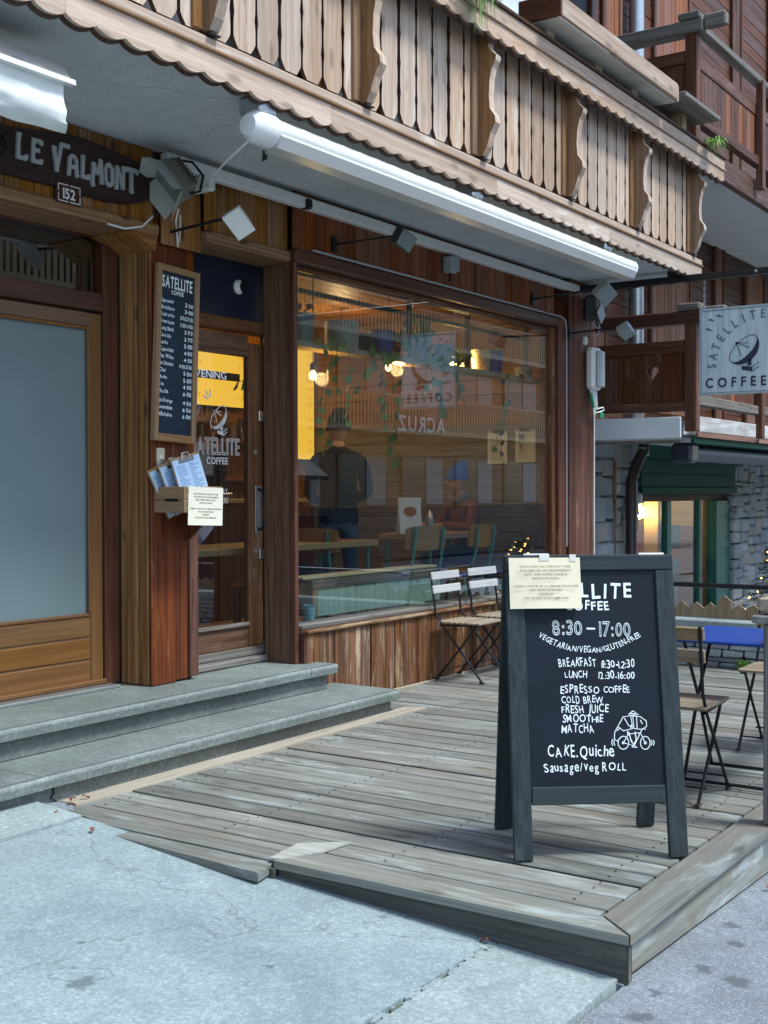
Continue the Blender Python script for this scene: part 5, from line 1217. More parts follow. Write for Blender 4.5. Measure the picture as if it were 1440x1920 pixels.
# ================================================================= bistro furniture
W_seat = wset('weathered seat slat ', (.36, .30, .22), (.22, .17, .12), rough=.55, knots=.1, var=.1)
def chair_proto(slat, label):
    """folding bistro chair: faces -Y, origin on the deck under the seat centre"""
    t = thing('bistro_chair', label, 'chair', group='folding bistro chairs on the deck')
    w = .19
    def bar(pts, nm='leg', r=.008):
        m_ = MB()
        for s_ in (0,): m_.tube(pts, r, 6)
        m_.build(nm, M_black, t)
    for sx in (-1, 1):
        # long leg: front foot up to the back
        bar([(sx * w, -.19, .008), (sx * w, -.0, .24), (sx * w, .14, .40), (sx * w, .20, .50), (sx * w, .245, .80)], 'back_upright', .0085)
        bar([(sx * (w - .02), .20, .008), (sx * (w - .02), .0, .24), (sx * (w - .02), -.14, .415)], 'leg', .0085)
        for y in (-.19, .20): MB().box(sx * w - .012 - (.02 * sx if y > 0 else 0), sx * w + .012 - (.02 * sx if y > 0 else 0), y - .022, y + .022, 0, .012, .004).build('foot', M_blackpl, t)
        bar([(sx * (w - .01), -.17, .418), (sx * (w - .01), .165, .405)], 'seat_rail', .009)
    for p in ((-.19 + .05, .07), (.20 - .05, .07)): bar([(-w, p[0], p[1]), (w, p[0], p[1])], 'stretcher', .005)
    for k in range(8):
        y = -.175 + k * .047; MB().box(-.2, .2, y, y + .038, .420, .436, .004).build('seat_slat', W_seat['X'], t)
    for k, z in enumerate((.765, .665)):
        m_ = MB(); m_.box(-.205, .205, -.008, .008, -.03, .03, .004, mat=Matrix.Translation((0, .228 - (.0 if k == 0 else .014), z)) @ Matrix.Rotation(R(-8), 4, 'X')); m_.build('back_slat', slat['X'], t)
    return t
W_slatw = wset('bleached slat ', (.54, .54, .54), (.38, .38, .39), rough=.5, knots=.1, var=.05)
W_slat = wset('teak slat ', (.42, .31, .19), (.27, .18, .10), rough=.5, knots=.1, var=.1)
c1 = chair_proto(W_slatw, 'folding bistro chair with bleached slats below the window, nearer the cafe door'); c1.location = (7.90, -.235, .006); c1.rotation_euler = (0, 0, R(1))
c2 = dup(c1, (8.43, -.245, .006), (0, 0, R(-3)), 'folding bistro chair with bleached slats half hidden behind the A-board')
c3 = chair_proto(W_slat, 'brown slatted bistro chair drawn up to the near side of the blue table'); c3.location = (5.43, -2.74, .006); c3.rotation_euler = (0, 0, R(92))
c4 = dup(c3, (6.68, -2.88, .006), (0, 0, R(-88)), 'brown slatted bistro chair beyond the blue table, only its seat in view')
def table_proto(label, loc, rot, sz=.57):
    t = thing('folding_table', label, 'table', loc, rot, 'blue folding tables on the deck')
    h = sz / 2
    MB().box(-h, h, -h, h, .688, .703, .006).build('table_top', M_bluemetal, t)
    MB().box(-h, h, -h, -h + .012, .672, .69, .003).build('rim', M_bluemetal, t); MB().box(-h, h, h - .012, h, .672, .69, .003).build('rim', M_bluemetal, t)
    for sy in (-1, 1):
        for sx in (-1, 1):
            m_ = MB(); m_.tube([(sx * .20, sy * (h - .06), .015), (0, sy * (h - .06 - .008 * sx), .36), (-sx * .20, sy * (h - .06), .68)], .0085, 6); m_.build('leg', M_black, t)
    for sx in (-1, 1):
        m_ = MB(); m_.tube([(sx * .20, -h + .03, .02), (sx * .20, h - .03, .02)], .009, 6); m_.build('foot_bar', M_black, t)
    m_ = MB(); m_.tube([(-.19, -h + .06, .67), (.0, -h + .05, .45), (.1, -h + .06, .3)], .005, 5); m_.build('brace', M_black, t)
    return t
t1 = table_proto('bright blue folding table near the deck corner between two brown chairs', (5.82, -2.97, .006), (0, 0, 0), .64)
t2 = dup(t1, (9.02, -.42, .006), (0, 0, R(4)), 'blue folding table against the window, mostly hidden by the A-board')

# ================================================================= inside the cafe
sf = thing('hanging_shelf', 'long wooden plant shelf hanging inside the shop window', 'shelf')
MB().box(6.35, 10.12, .27, .47, 2.385, 2.41, .004).build('shelf_board', W_top['X'], sf)
MB().box(6.35, 10.12, .262, .27, 2.375, 2.415, .003).build('shelf_edge', wood('pale shelf edge', (.55, .52, .40), (.4, .36, .26), 'X', knots=0), sf)
for x in (6.5, 7.95, 8.85, 9.9): MB().box(x - .015, x + .015, .33, .36, 2.41, 3.1).build('hanger', M_black, sf)
MB().box(6.4, 9.95, .33, .36, 2.75, 2.78).build('light_rail', M_black, sf)
def pot(loc, r, h, mat, label, top=1.15, group='pots on the window shelf', cat='pot', soil=True, handle=False):
    t = thing('plant_pot', label, cat, loc, (0, 0, 0), group)
    m_ = MB(); m_.lathe([(0, 0), (r, 0), (r * top, h), (r * top - .008, h), (r * top - .012, h - .03), (0, h - .03)], (0, 0, 0), 'Z', 18, cap=False); m_.build('pot_body', mat, t, smooth=True)
    if soil: m_ = MB(); m_.lathe([(0, h - .022), (r * top - .014, h - .025)], (0, 0, 0), 'Z', 14, cap=False); m_.build('soil', M_soil, t)
    return t
M_potgrey = plain('grey zinc pot', (.24, .28, .30), .5, metal=.2, var=.2); M_potblue = plain('blue bucket', (.012, .06, .36), .4); M_potwhite = plain('pale ribbed pot', (.45, .46, .43), .5, var=.15)
M_potdark = plain('dark pot', (.03, .035, .04), .6); M_potorange = plain('cream pot', (.65, .5, .3), .5)
p0 = (6.62, .37, 2.412); pot(p0, .085, .2, M_potgrey, 'grey zinc pot at the door end of the window shelf')
pot((7.10, .37, 2.412), .12, .2, M_potwhite, 'large pale ribbed pot on the window shelf', 1.05)
pot((7.36, .38, 2.412), .08, .14, M_potdark, 'low dark pot between the pale pot and the blue bucket')
b1 = pot((7.60, .37, 2.412), .085, .19, M_potblue, 'blue bucket pot on the window shelf nearer the door', 1.2)
pot((8.12, .37, 2.412), .09, .18, M_potgrey, 'grey pot of bushy greenery near the middle of the window shelf')
pot((8.42, .37, 2.412), .10, .16, M_potgrey, 'grey faceted pot just before the glowing bulb', 1.2)
pot((9.12, .37, 2.412), .075, .19, M_potorange, 'cream pot beside the farther blue bucket'); pot((9.32, .37, 2.412), .08, .20, M_potblue, 'blue bucket pot at the far part of the window shelf', 1.2)
pot((9.90, .37, 2.412), .07, .11, M_potwhite, 'small white pot at the far end of the window shelf')
# leaves
def leaf_me(nm, mat, s_):
    m_ = MB(); o_ = [(0, 0, 0), (.35, .15, .04), (.5, .42, .06), (.35, .75, .03), (0, 1.05, -.05), (-.35, .75, .03), (-.5, .42, .06), (-.35, .15, .04)]
    pts = [(a * s_, c * s_, b_ * s_) for a, b_, c in o_] + [(0, -.03 * s_, .5 * s_)]
    m_.add(pts, [(i, (i + 1) % 8, 8) for i in range(8)]); return m_.mesh(nm, mat, fix=False, smooth=True)
LM = [leaf_me('leaf', M_leaf, .06), leaf_me('leaf', M_leaf2, .055), leaf_me('leaf', M_leaf, .08), leaf_me('leaf', M_leafpurple, .06)]
def vine(name, loc, strands, label, kinds=(0, 1), group=None, cat='trailing plant'):
    t = thing(name, label, cat, loc, (0, 0, 0), group)
    m_ = MB()
    for (dx, L_, sway) in strands:
        pts = []; n = 9
        for k in range(n + 1):
            s_ = k / n; pts.append((dx + sway * s_ * s_ + .025 * math.sin(s_ * 7 + dx * 20), -.10 - .02 * math.sin(s_ * 5), .06 * math.sin(min(1, s_ * 3) * math.pi) - L_ * s_))
        m_.tube(pts, .0025, 4)
        for k in range(1, n + 1):
            if rnd.random() < .85:
                p = pts[k]; me = LM[kinds[rnd.randrange(len(kinds))]]
                link('leaf', me, t, loc=(p[0] + rnd.uniform(-.02, .02), p[1] - .005, p[2]), rot=(R(180 + rnd.uniform(-35, 35)), rnd.uniform(-.7, .7), rnd.uniform(-.8, .8)))
    m_.build('stem', M_stem, t); return t
vine('pothos', (6.75, .36, 2.46), ((-.05, .62, .05), (.06, .45, -.04), (.14, .78, -.12), (.24, .55, .08)), 'trailing green vine hanging in front of the yellow menu screen', (1, 0))
vine('pothos', (7.40, .36, 2.46), ((-.1, .30, -.08), (.05, .72, .10), (.16, .82, .12), (.24, .68, .06), (.0, .55, .15)), 'trailing dark green vine below the nearer blue bucket', (0, 2, 0))
vine('pothos', (8.25, .36, 2.46), ((-.1, .30, -.05), (.02, .42, .06), (.2, .3, .2)), 'short trailing vine with large leaves below the grey pots', (2, 0))
vine('pothos', (9.35, .36, 2.46), ((-.1, .68, .0), (.0, .8, -.05), (.25, .72, .1)), 'purple trailing plant below the farther blue bucket', (3, 3, 0))
def bush(name, loc, n, r, label, mats=(0, 1), cat='plant'):
    t = thing(name, label, cat, loc); m_ = MB()
    for k in range(n):
        a = rnd.uniform(0, 6.28); b_ = rnd.uniform(.1, 1.3); q = Vector((math.cos(a) * math.cos(b_) * r, math.sin(a) * math.cos(b_) * r * .6, math.sin(b_) * r * 1.1)) * rnd.uniform(.5, 1)
        m_.tube([(0, 0, 0), q * .6 + Vector((0, 0, .02)), q], .0022, 4); link('leaf', LM[mats[k % len(mats)]], t, loc=q, rot=(rnd.uniform(-1.2, 1.2), rnd.uniform(-1.2, 1.2), a))
    m_.build('stem', M_stem, t); return t
bush('potted_greenery', (8.12, .37, 2.57), 34, .17, 'bushy green leaves growing from the grey pot on the shelf')
bush('potted_greenery', (7.80, .36, 2.45), 22, .13, 'dark leafy plant right after the nearer blue bucket', (0, 2))
bush('potted_greenery', (8.80, .40, 2.43), 24, .15, 'pale leafy plant between the glowing bulb and the cream pot', (1,))
bush('potted_greenery', (6.62, .37, 2.58), 10, .12, 'sparse dark twigs in the zinc pot', (3,))
# bulbs
pendant('pendant_bulb', (6.93, .50, 2.225), 'small glowing bulb in a black socket in front of the yellow screen', 'bulbs hanging in the cafe window', .026, 3.1, 2.5)
pendant('pendant_bulb', (8.02, .58, 2.38), 'dim amber bulb in a round wire nest among the vines', 'bulbs hanging in the cafe window', .026, 3.1, 2.5)
pendant('pendant_bulb', (9.0, .58, 2.50), 'brightest amber bulb hanging near the middle of the shop window', 'bulbs hanging in the cafe window', .036, 3.1, 5)
for p, e_ in (((7.2, 2.0, 2.85), 9), ((9.2, 1.9, 2.85), 7)):  # added fill lamps that brighten the room beyond the window bulbs
    t = thing('fill_lamp', 'added amber fill lamp in the %s half of the cafe' % ('door' if p[0] < 8 else 'far'), 'lamp', p)
    m_ = MB(); m_.lathe([(0, -.03), (.035, -.02), (.04, .02), (.02, .05)], (0, 0, 0), 'Z', 12); m_.build('bulb', M_bulb, t, smooth=True); m_ = MB(); m_.lathe([(.02, .05), (.03, .06), (.03, .12)], (0, 0, 0), 'Z', 10); m_.tube([(0, 0, .1), (0, 0, .25)], .004, 5); m_.build('socket', M_blackpl, t)
    l = bpy.data.lights.new('lamp_light', 'POINT'); l.energy = e_; l.color = (1, .66, .34); l.shadow_soft_size = .06
    lo = bpy.data.objects.new('lamp_light', l); C.objects.link(lo); lo.parent = t; lo.location = (0, 0, -.12)
# menu screens on the back wall
def screen(x0, x1, z0, z1, label, seed, band=None):
    t = thing('menu_screen', label, 'screen', (0, 0, 0)); y = 3.05
    MB().box(x0, x1, y, y + .04, z0, z1, .006).build('screen_body', M_yellow, t)
    MB().box(x0 - .012, x1 + .012, y + .01, y + .06, z0 - .012, z1 + .012, .004).build('bezel', M_blackpl, t)
    m_ = MB(); rr = random.Random(seed); z = z1 - .12
    ws = ['COFFEE', 'LATTE', 'MOCHA', 'TEA', 'CAKE', 'TOAST', 'SOUP', 'SALAD', 'BAGEL', 'EGGS', 'JUICE', 'SMOOTHIE', 'GRANOLA']
    while z > z0 + .05:
        if not (band and band[0] - .03 < z < band[1] + .05):
            text(m_, ws[rr.randrange(len(ws))], (x0 + .06, y - .003, z), (1, 0, 0), (0, 0, 1), .055, style='bold')
            text(m_, '%d.%d0' % (rr.randrange(3, 9), rr.randrange(0, 9)), (x1 - .04, y - .003, z), (1, 0, 0), (0, 0, 1), .05, align='R')
        z -= rr.choice((.085, .085, .15))
    m_.build('menu_text', M_screentext, t)
    if band:
        MB().box(x0, x1 - .12, y - .004, y - .001, band[0], band[1]).build('dark_band', M_screenband, t)
        m_ = MB(); text(m_, 'EVENING', (x0 + .10, y - .006, band[0] + .008), (1, 0, 0), (0, 0, 1), .10, width=.50, style='pen'); m_.build('band_title', plain('screen white', (0, 0, 0), .5, emit=(.7, .78, 1), es=.45), t)
screen(8.30, 9.22, 2.22, 2.80, 'wide yellow menu screen seen through the door glass', 3, (2.47, 2.545))
screen(9.55, 10.30, 1.74, 2.92, 'tall yellow menu screen seen at the edge of the shop window', 8)
# counter with jars shelf behind the door
cs = thing('jar_shelf', 'dark wooden wall shelf with storage jars behind the door glass', 'shelf')
MB().box(7.6, 9.4, 2.85, 3.13, 1.86, 1.89, .004).build('shelf_board', W_orange['X'], cs); MB().box(7.6, 9.4, 2.85, 3.13, 1.50, 1.53, .004).build('shelf_board', W_orange['X'], cs)
jm = [plain('jar %d' % i, c, .15, spec=.7) for i, c in enumerate(((.12, .05, .02), (.02, .03, .09), (.16, .11, .06), (.05, .04, .03)))]
names = ['amber', 'navy', 'tan', 'black']
for k in range(9):
    m_ = MB(); x = 8.0 + k * .145; h_ = .16 + .05 * (k % 3 == 1); m_.lathe([(0, 0), (.05, 0), (.052, h_ * .8), (.035, h_ * .92), (.04, h_), (0, h_)], (x, 2.95, 1.892), 'Z', 12)
    m_.build('storage_jar', jm[k % 4], None, smooth=True, label='%s storage jar, %s on the shelf under the wide yellow menu screen' % (names[k % 4], ('first', 'second', 'third', 'fourth', 'fifth', 'sixth', 'seventh', 'eighth', 'ninth')[k]), cat='jar', group='jars on the shelf under the menu screen')
ct = thing('counter', 'dark wooden cafe counter at the back of the room', 'counter')
MB().box(6.6, 9.0, 2.2, 2.7, .3, 1.3, .01).build('counter_body', W_dark['Z'], ct); MB().box(6.55, 9.05, 2.15, 2.75, 1.302, 1.34, .006).build('counter_top', W_top['X'], ct)
em = thing('espresso_machine', 'steel espresso machine with a dark body on the counter', 'espresso machine', (7.6, 2.4, 1.342))
MB().box(-.35, .35, -.2, .2, .05, .42, .03).build('body', plain('machine blue', (.03, .05, .08), .25, metal=.4), em); MB().box(-.38, .38, -.24, .2, 0, .05, .01).build('drip_tray', M_steel, em); MB().box(-.33, .33, -.16, .16, .42, .47, .006).build('cup_rail', M_steel, em)
for a in (-.18, .18): m_ = MB(); m_.tube([(a, -.22, .24), (a, -.36, .22)], .014, 6); m_.build('handle', M_blackpl, em)
pot((6.95, 1.0, 2.05), .10, .20, M_potdark, 'dark pot hanging in front of the wide yellow screen behind the door', 1.25, 'hanging pots in the cafe', 'pot')
vine('pothos', (6.95, 1.10, 2.30), ((-.1, .12, -.12), (.1, .1, .14)), 'small dark leaves over the pot behind the door glass', (2,))
# tables, chairs
def room_table(x0, x1, y0, y1, zt, label):
    t = thing('cafe_table', label, 'table')
    MB().box(x0, x1, y0, y1, zt - .045, zt, .004).build('table_top', W_top['X'], t)
    for a in (x0 + .06, x1 - .06):
        for b_ in (y0 + .06, y1 - .06): m_ = MB(); m_.tube([(a, b_, .3), (a, b_, zt - .045)], .014, 8); m_.build('leg', M_teal, t, smooth=True)
    return t
room_table(5.55, 7.78, .52, 1.10, 1.03, 'pine topped cafe table behind the door and the window post'); room_table(8.70, 9.85, .60, 1.15, 1.04, 'narrow pine table where the person in the blue hat sits')
def school_chair(loc, rz, label):
    t = thing('plywood_chair', label, 'chair', loc, (0, 0, R(rz)), 'plywood chairs with teal frames')
    m_ = MB(); m_.box(-.2, .2, -.2, .19, .43, .445, .006); m_.build('seat', W_ply['X'], t)
    m_ = MB(); vs = []; fs = []; n = 10
    for k in range(n + 1):
        a = -1 + 2 * k / n; yb = .235 - .035 * a * a
        zt_ = .83 - .02 * abs(a) ** 6
        vs += [(.21 * a, yb, .64 + .02 * abs(a) ** 6), (.21 * a, yb + .02, zt_), (.21 * a, yb + .033, zt_), (.21 * a, yb + .013, .64 + .02 * abs(a) ** 6)]
    for k in range(n):
        for q in range(4): fs.append((k * 4 + q, k * 4 + (q + 1) % 4, k * 4 + 4 + (q + 1) % 4, k * 4 + 4 + q))
    fs += [(0, 1, 2, 3), (n * 4, n * 4 + 3, n * 4 + 2, n * 4 + 1)]
    m_.add(vs, fs).build('backrest', W_ply['X'], t, smooth=True)
    for sx in (-1, 1):
        m_ = MB(); m_.tube([(sx * .15, .275, .82), (sx * .15, .245, .6), (sx * .155, .21, .47), (sx * .16, .12, .425), (sx * .165, -.16, .425)], .0125, 8); m_.build('back_tube', M_teal, t, smooth=True)
        m_ = MB(); m_.tube([(sx * .165, -.16, .425), (sx * .185, -.19, .0)], .012, 8); m_.build('leg', M_teal, t, smooth=True); m_ = MB(); m_.tube([(sx * .16, .14, .425), (sx * .19, .22, .0)], .012, 8); m_.build('leg', M_teal, t, smooth=True)
    return t
school_chair((8.84, .44, .30), 183, 'plywood chair with its back to the window in front of the seated person')
school_chair((8.18, .52, .30), 165, 'plywood chair turned sideways beside the planter box'); school_chair((7.45, .75, .30), 95, 'plywood chair at the end of the long pine table')
# low planter box inside the window
pb = thing('planter_box', 'low wooden box with pale teal distressed panel standing inside the window', 'box')
MB().box(6.62, 8.22, .235, .25, .552, .735, .0).build('teal_panel', M_tealpanel, pb)
MB().box(6.56, 8.26, .225, .25, .737, .80, .004).build('top_board', W_greywood['X'], pb); MB().box(6.56, 6.618, .225, .25, .552, .735, .004).build('end_board', W_menu['Z'], pb)
MB().box(6.56, 6.58, .251, .44, .552, .80, .004).build('side_board', W_menu['Y'], pb); MB().box(6.60, 8.26, .43, .45, .552, .80, .004).build('rear_board', W_greywood['X'], pb)
MB().box(6.50, 8.22, .26, .42, .803, .822, .004).build('lid', wood('pale lid', (.6, .56, .38), (.45, .4, .25), 'X', knots=0), pb)
m_ = MB(); m_.box(6.3, 9.83, .195, .21, .30, .545); m_.build('inner_sill', W_dark['X'], ch)
m_ = MB(); m_.lathe([(.035, 0), (.045, .10), (.048, .10), (.044, .09), (0, .09)], (6.42, .15, .55), 'Z', 16, cap=False); m_.build('tumbler', plain('light blue enamel', (.25, .5, .6), .4), None, smooth=True, label='light blue cup standing on the sill at the door end of the window', cat='cup')
# window clipboards, poster card, bottle
def wallclip(y, z, label):
    t = thing('clipboard', label, 'clipboard', (10.325, y, z), (0, 0, R(90)), 'clipboards with menus')
    t.rotation_euler = (0, 0, R(-90))
    MB().box(-.11, .11, 0, .005, -.17, .15, .003).build('backing', M_grey, t); MB().box(-.105, .105, -.003, -.001, -.165, .13).build('sheet', M_paper, t)
    MB().box(-.05, .05, -.01, 0, .125, .16, .003).build('clip', M_black, t)
    m_ = MB(); rr = random.Random(9)
    for k in range(22): m_.add([(-.08, -.0042, .10 - k * .011), (-.08 + rr.uniform(.06, .16), -.0042, .10 - k * .011), (-.08 + .1, -.0042, .103 - k * .011), (-.08, -.0042, .103 - k * .011)], [(0, 1, 2, 3)])
    m_.build('print', M_ink, t)
wallclip(.87, 1.83, 'clipboard with a menu sheet on the plank wall, nearer the cafe door'); wallclip(.57, 1.84, 'clipboard with a menu sheet on the plank wall beside the window corner')
pc = thing('menu_card', 'folded menu card with a food photo standing on the narrow table', 'menu card', (8.78, .86, 1.04), (R(0), 0, R(-20)))
MB().box(-.12, .12, 0, .004, 0, .31, 0, mat=Matrix.Rotation(R(-6), 4, 'X')).build('front_sheet', M_paper, pc); MB().box(-.12, .12, .05, .054, 0, .30, 0, mat=Matrix.Rotation(R(6), 4, 'X')).build('rear_sheet', M_paper, pc)
m_ = MB(); vs = [(.07 * math.cos(R(a)), -.002 + .0 * a, .19 + .045 * math.sin(R(a))) for a in range(0, 360, 24)]; m_.add([Matrix.Rotation(R(-6), 4, 'X') @ Vector(v) for v in vs], [tuple(range(15))]); m_.build('food_picture', plain('orange dish print', (.4, .16, .03), .7, var=.5, scale=60), pc)
bt = thing('sugar_shaker', 'glass sugar shaker with a steel spout on the narrow table', 'shaker', (8.98, .80, 1.042))
m_ = MB(); m_.lathe([(0, 0), (.04, 0), (.04, .12), (.035, .13)], (0, 0, 0), 'Z', 14); m_.build('jar_body', plain('milky glass', (.3, .33, .34), .1), bt, smooth=True); m_ = MB(); m_.lathe([(.037, .13), (.03, .16), (.01, .19), (.006, .2)], (0, 0, 0), 'Z', 12); m_.build('spout', M_steel, bt, smooth=True)
# small framed items on the back wall to give the room depth
for k, (x, z, w, h_, c) in enumerate(((6.0, 2.0, .5, .6, (.3, .3, .28)), (9.3, 1.25, .3, .4, (.4, .25, .1)))):
    f = MB().box(x, x + w, 3.11, 3.14, z, z + h_, .004).build('picture_frame', W_dark['Z'], None, label='%s framed picture on the back wall of the cafe' % ('grey' if k == 0 else 'small orange'), cat='picture')
    MB().box(x + .03, x + w - .03, 3.105, 3.11, z + .03, z + h_ - .03).build('print', plain('wall print %d' % k, c, .7, var=.4, scale=8), f)
# ================================================================= people
def body(name, joints, edges, parent, mats, zones, sub=2):
    """joints {name:(pos, radius)}; one skinned continuous surface; zones(point)->material index"""
    keys = list(joints); me = bpy.data.meshes.new(name + '_skeleton'); me.from_pydata([joints[k][0] for k in keys], [(keys.index(a), keys.index(b_)) for a, b_ in edges], [])
    o = bpy.data.objects.new(name, me); C.objects.link(o)
    sk = o.modifiers.new('s', 'SKIN'); sk.use_smooth_shade = True; o.modifiers.new('u', 'SUBSURF').levels = sub
    for i, k in enumerate(keys):
        r = joints[k][1]; sv = me.skin_vertices[0].data[i]; sv.radius = r if isinstance(r, tuple) else (r, r); sv.use_root = (k == 'pelvis')
    dg = bpy.context.evaluated_depsgraph_get(); m2 = bpy.data.meshes.new_from_object(o.evaluated_get(dg)); bpy.data.objects.remove(o)
    m2.materials.clear()
    for m in mats: m2.materials.append(m)
    for p in m2.polygons: p.material_index = zones(p.center); p.use_smooth = True
    m2.name = name; return link(name, m2, parent)
def head(parent, loc, yaw_, pit=0, hair=M_hair, s_=1.0):
    """face looks along local -Y; returns nothing"""
    mt = Matrix.Translation(loc) @ Matrix.Rotation(R(yaw_), 4, 'Z') @ Matrix.Rotation(R(pit), 4, 'X')
    bm = bmesh.new(); bmesh.ops.create_uvsphere(bm, u_segments=28, v_segments=20, radius=1)
    for v in bm.verts:
        x, y, z = v.co
        X, Y_, Z = x * .075, y * .095, z * .115
        if z < 0: X *= 1 - .28 * (-z); Y_ *= 1 - .12 * (-z)
        if y < -.2:
            nose = math.exp(-((x / .16) ** 2)) * math.exp(-(((z + .12) / .2) ** 2)); Y_ -= .024 * nose
            brow = math.exp(-(((z - .2) / .1) ** 2)); Y_ -= .004 * brow
            for sx in (-1, 1): Y_ += .009 * math.exp(-(((x - sx * .38) / .17) ** 2)) * math.exp(-(((z - .05) / .12) ** 2))
            Y_ += .006 * math.exp(-(((z + .38) / .07) ** 2)) * math.exp(-((x / .3) ** 2)); Y_ -= .006 * math.exp(-(((z + .46) / .08) ** 2)) * math.exp(-((x / .28) ** 2))
            Y_ -= .010 * math.exp(-(((z + .85) / .15) ** 2)) * math.exp(-((x / .35) ** 2))
        v.co = Vector((X, Y_, Z)) * s_
    me = bpy.data.meshes.new('head'); bm.to_mesh(me); bm.free(); me.materials.append(M_skin)
    for p in me.polygons: p.use_smooth = True
    me.transform(mt); h = link('head', me, parent)
    for sx in (-1, 1):
        m_ = MB(); m_.lathe([(0, -.012 * s_), (.011 * s_, 0), (0, .012 * s_)], mt @ Vector((sx * .029 * s_, -.084 * s_, .006 * s_)), 'Z', 8, cap=False); m_.build('eye', plain('eye', (.05, .03, .02), .2) if 'eye' not in bpy.data.materials else bpy.data.materials['eye'], h, smooth=True)
        m_ = MB(); m_.box(-.008, .008, -.015, .015, -.028, .028, .007, mat=mt @ Matrix.Translation((sx * .076 * s_, .005, -.01))); m_.build('ear', M_skin, h, smooth=True)
    m_ = MB(); m_.box(-.022, .022, -.004, .004, -.006, .006, .003, mat=mt @ Matrix.Translation((0, -.088 * s_, -.052 * s_))); m_.build('mouth', plain('lips', (.32, .09, .08), .5) if 'lips' not in bpy.data.materials else bpy.data.materials['lips'], h)
    return h, mt
def cap_shape(parent, mt, mat, name='beanie', slouch=.05, brim=.0, low=-.2):
    bm = bmesh.new(); bmesh.ops.create_uvsphere(bm, u_segments=26, v_segments=16, radius=1)
    bmesh.ops.delete(bm, geom=[v for v in bm.verts if v.co.z < low], context='VERTS')
    for v in bm.verts:
        x, y, z = v.co; k = max(0, z)
        v.co = Vector((x * .088 * (1 + .02 * math.sin(12 * math.atan2(y, x))), y * .108 + slouch * k * k + .012, z * .115 + .035 + slouch * .5 * k))
    bmesh.ops.solidify(bm, geom=bm.faces[:], thickness=.006)
    me = bpy.data.meshes.new(name); bm.to_mesh(me); bm.free(); me.materials.append(mat); me.transform(mt)
    for p in me.polygons: p.use_smooth = True
    c = link(name, me, parent)
    m_ = MB(); pts = [mt @ Vector((.09 * math.cos(R(a)), .012 + .11 * math.sin(R(a)), .018 - .01 * math.sin(R(a)))) for a in range(0, 361, 20)]; m_.tube(pts, .014, 8); m_.build(name + '_cuff', mat, c, smooth=True)
def hand(parent, loc, d, up, flip=1, s_=1.0):
    """palm with five separate curled fingers, pointing along d, back of the hand along up"""
    d, up = Vector(d).normalized(), Vector(up).normalized(); sd = d.cross(up).normalized() * flip; loc = Vector(loc); up = sd.cross(d) * flip
    m_ = MB(); mt = Matrix((sd, d, up)).transposed().to_4x4(); mt.translation = loc
    m_.box(-.04 * s_, .04 * s_, .0, .09 * s_, -.012 * s_, .014 * s_, .011 * s_, mat=mt)
    for k, (a, L_) in enumerate(((-.03, .06), (-.01, .075), (.011, .08), (.031, .072))):
        p = [Vector((a, .085, 0)), Vector((a * 1.05, .085 + L_ * .42, -.006)), Vector((a * 1.08, .085 + L_ * .75, -.022)), Vector((a * 1.08, .085 + L_ * .92, -.042))]
        m_.tube([mt @ (q * s_) for q in p], [.0095 * s_, .009 * s_, .008 * s_, .0065 * s_], 8)
    p = [Vector((.034, .02, -.004)), Vector((.062, .045, -.014)), Vector((.068, .078, -.024)), Vector((.062, .10, -.032))]
    m_.tube([mt @ (q * s_) for q in p], [.013 * s_, .0115 * s_, .0095 * s_, .007 * s_], 8)
    m_.build('hand', M_skin, parent, smooth=True)
# standing person seen from behind and the side, black beanie and jacket
pr = thing('person', 'standing person in a black beanie and long dark jacket behind the shop window', 'person', (8.08, 1.12, .30), (0, 0, R(135)))
J = {'pelvis': ((0, 0, .92), (.16, .13)), 'waist': ((0, .0, 1.05), (.155, .125)), 'chest': ((0, .01, 1.26), (.175, .13)), 'shoulders': ((0, .015, 1.38), (.12, .085)), 'neck': ((0, .0, 1.46), .055), 'headbase': ((0, -.01, 1.53), .055),
     'hipL': ((.09, 0, .86), .095), 'kneeL': ((.10, -.02, .48), .062), 'ankleL': ((.11, .02, .09), .045), 'toeL': ((.12, -.12, .035), .038), 'hipR': ((-.09, 0, .86), .095), 'kneeR': ((-.10, -.01, .48), .062), 'ankleR': ((-.11, .02, .09), .045), 'toeR': ((-.12, -.12, .035), .038),
     'shL': ((.185, .01, 1.36), .068), 'elL': ((.245, .02, 1.09), .056), 'wrL': ((.15, -.20, 1.02), .04), 'shR': ((-.185, .01, 1.36), .068), 'elR': ((-.245, .02, 1.09), .056), 'wrR': ((-.15, -.20, 1.04), .04)}
E_ = [('pelvis', 'waist'), ('waist', 'chest'), ('chest', 'shoulders'), ('shoulders', 'neck'), ('neck', 'headbase'), ('pelvis', 'hipL'), ('hipL', 'kneeL'), ('kneeL', 'ankleL'), ('ankleL', 'toeL'), ('pelvis', 'hipR'), ('hipR', 'kneeR'), ('kneeR', 'ankleR'), ('ankleR', 'toeR'), ('shoulders', 'shL'), ('shL', 'elL'), ('elL', 'wrL'), ('shoulders', 'shR'), ('shR', 'elR'), ('elR', 'wrR')]
body('body', J, E_, pr, [M_jacket, M_jeans, M_skin, M_shoe], lambda c: 3 if c.z < .11 else (1 if c.z < .84 else (2 if c.z > 1.47 else 0)))
h, mt = head(pr, (0, -.02, 1.60), 20, 8); cap_shape(pr, mt, M_blackbeanie, slouch=.06)
hand(pr, (.15, -.19, 1.02), (-.5, -.8, -.1), (0, 0, 1)); hand(pr, (-.15, -.19, 1.04), (.5, -.8, -.1), (0, 0, 1), -1)
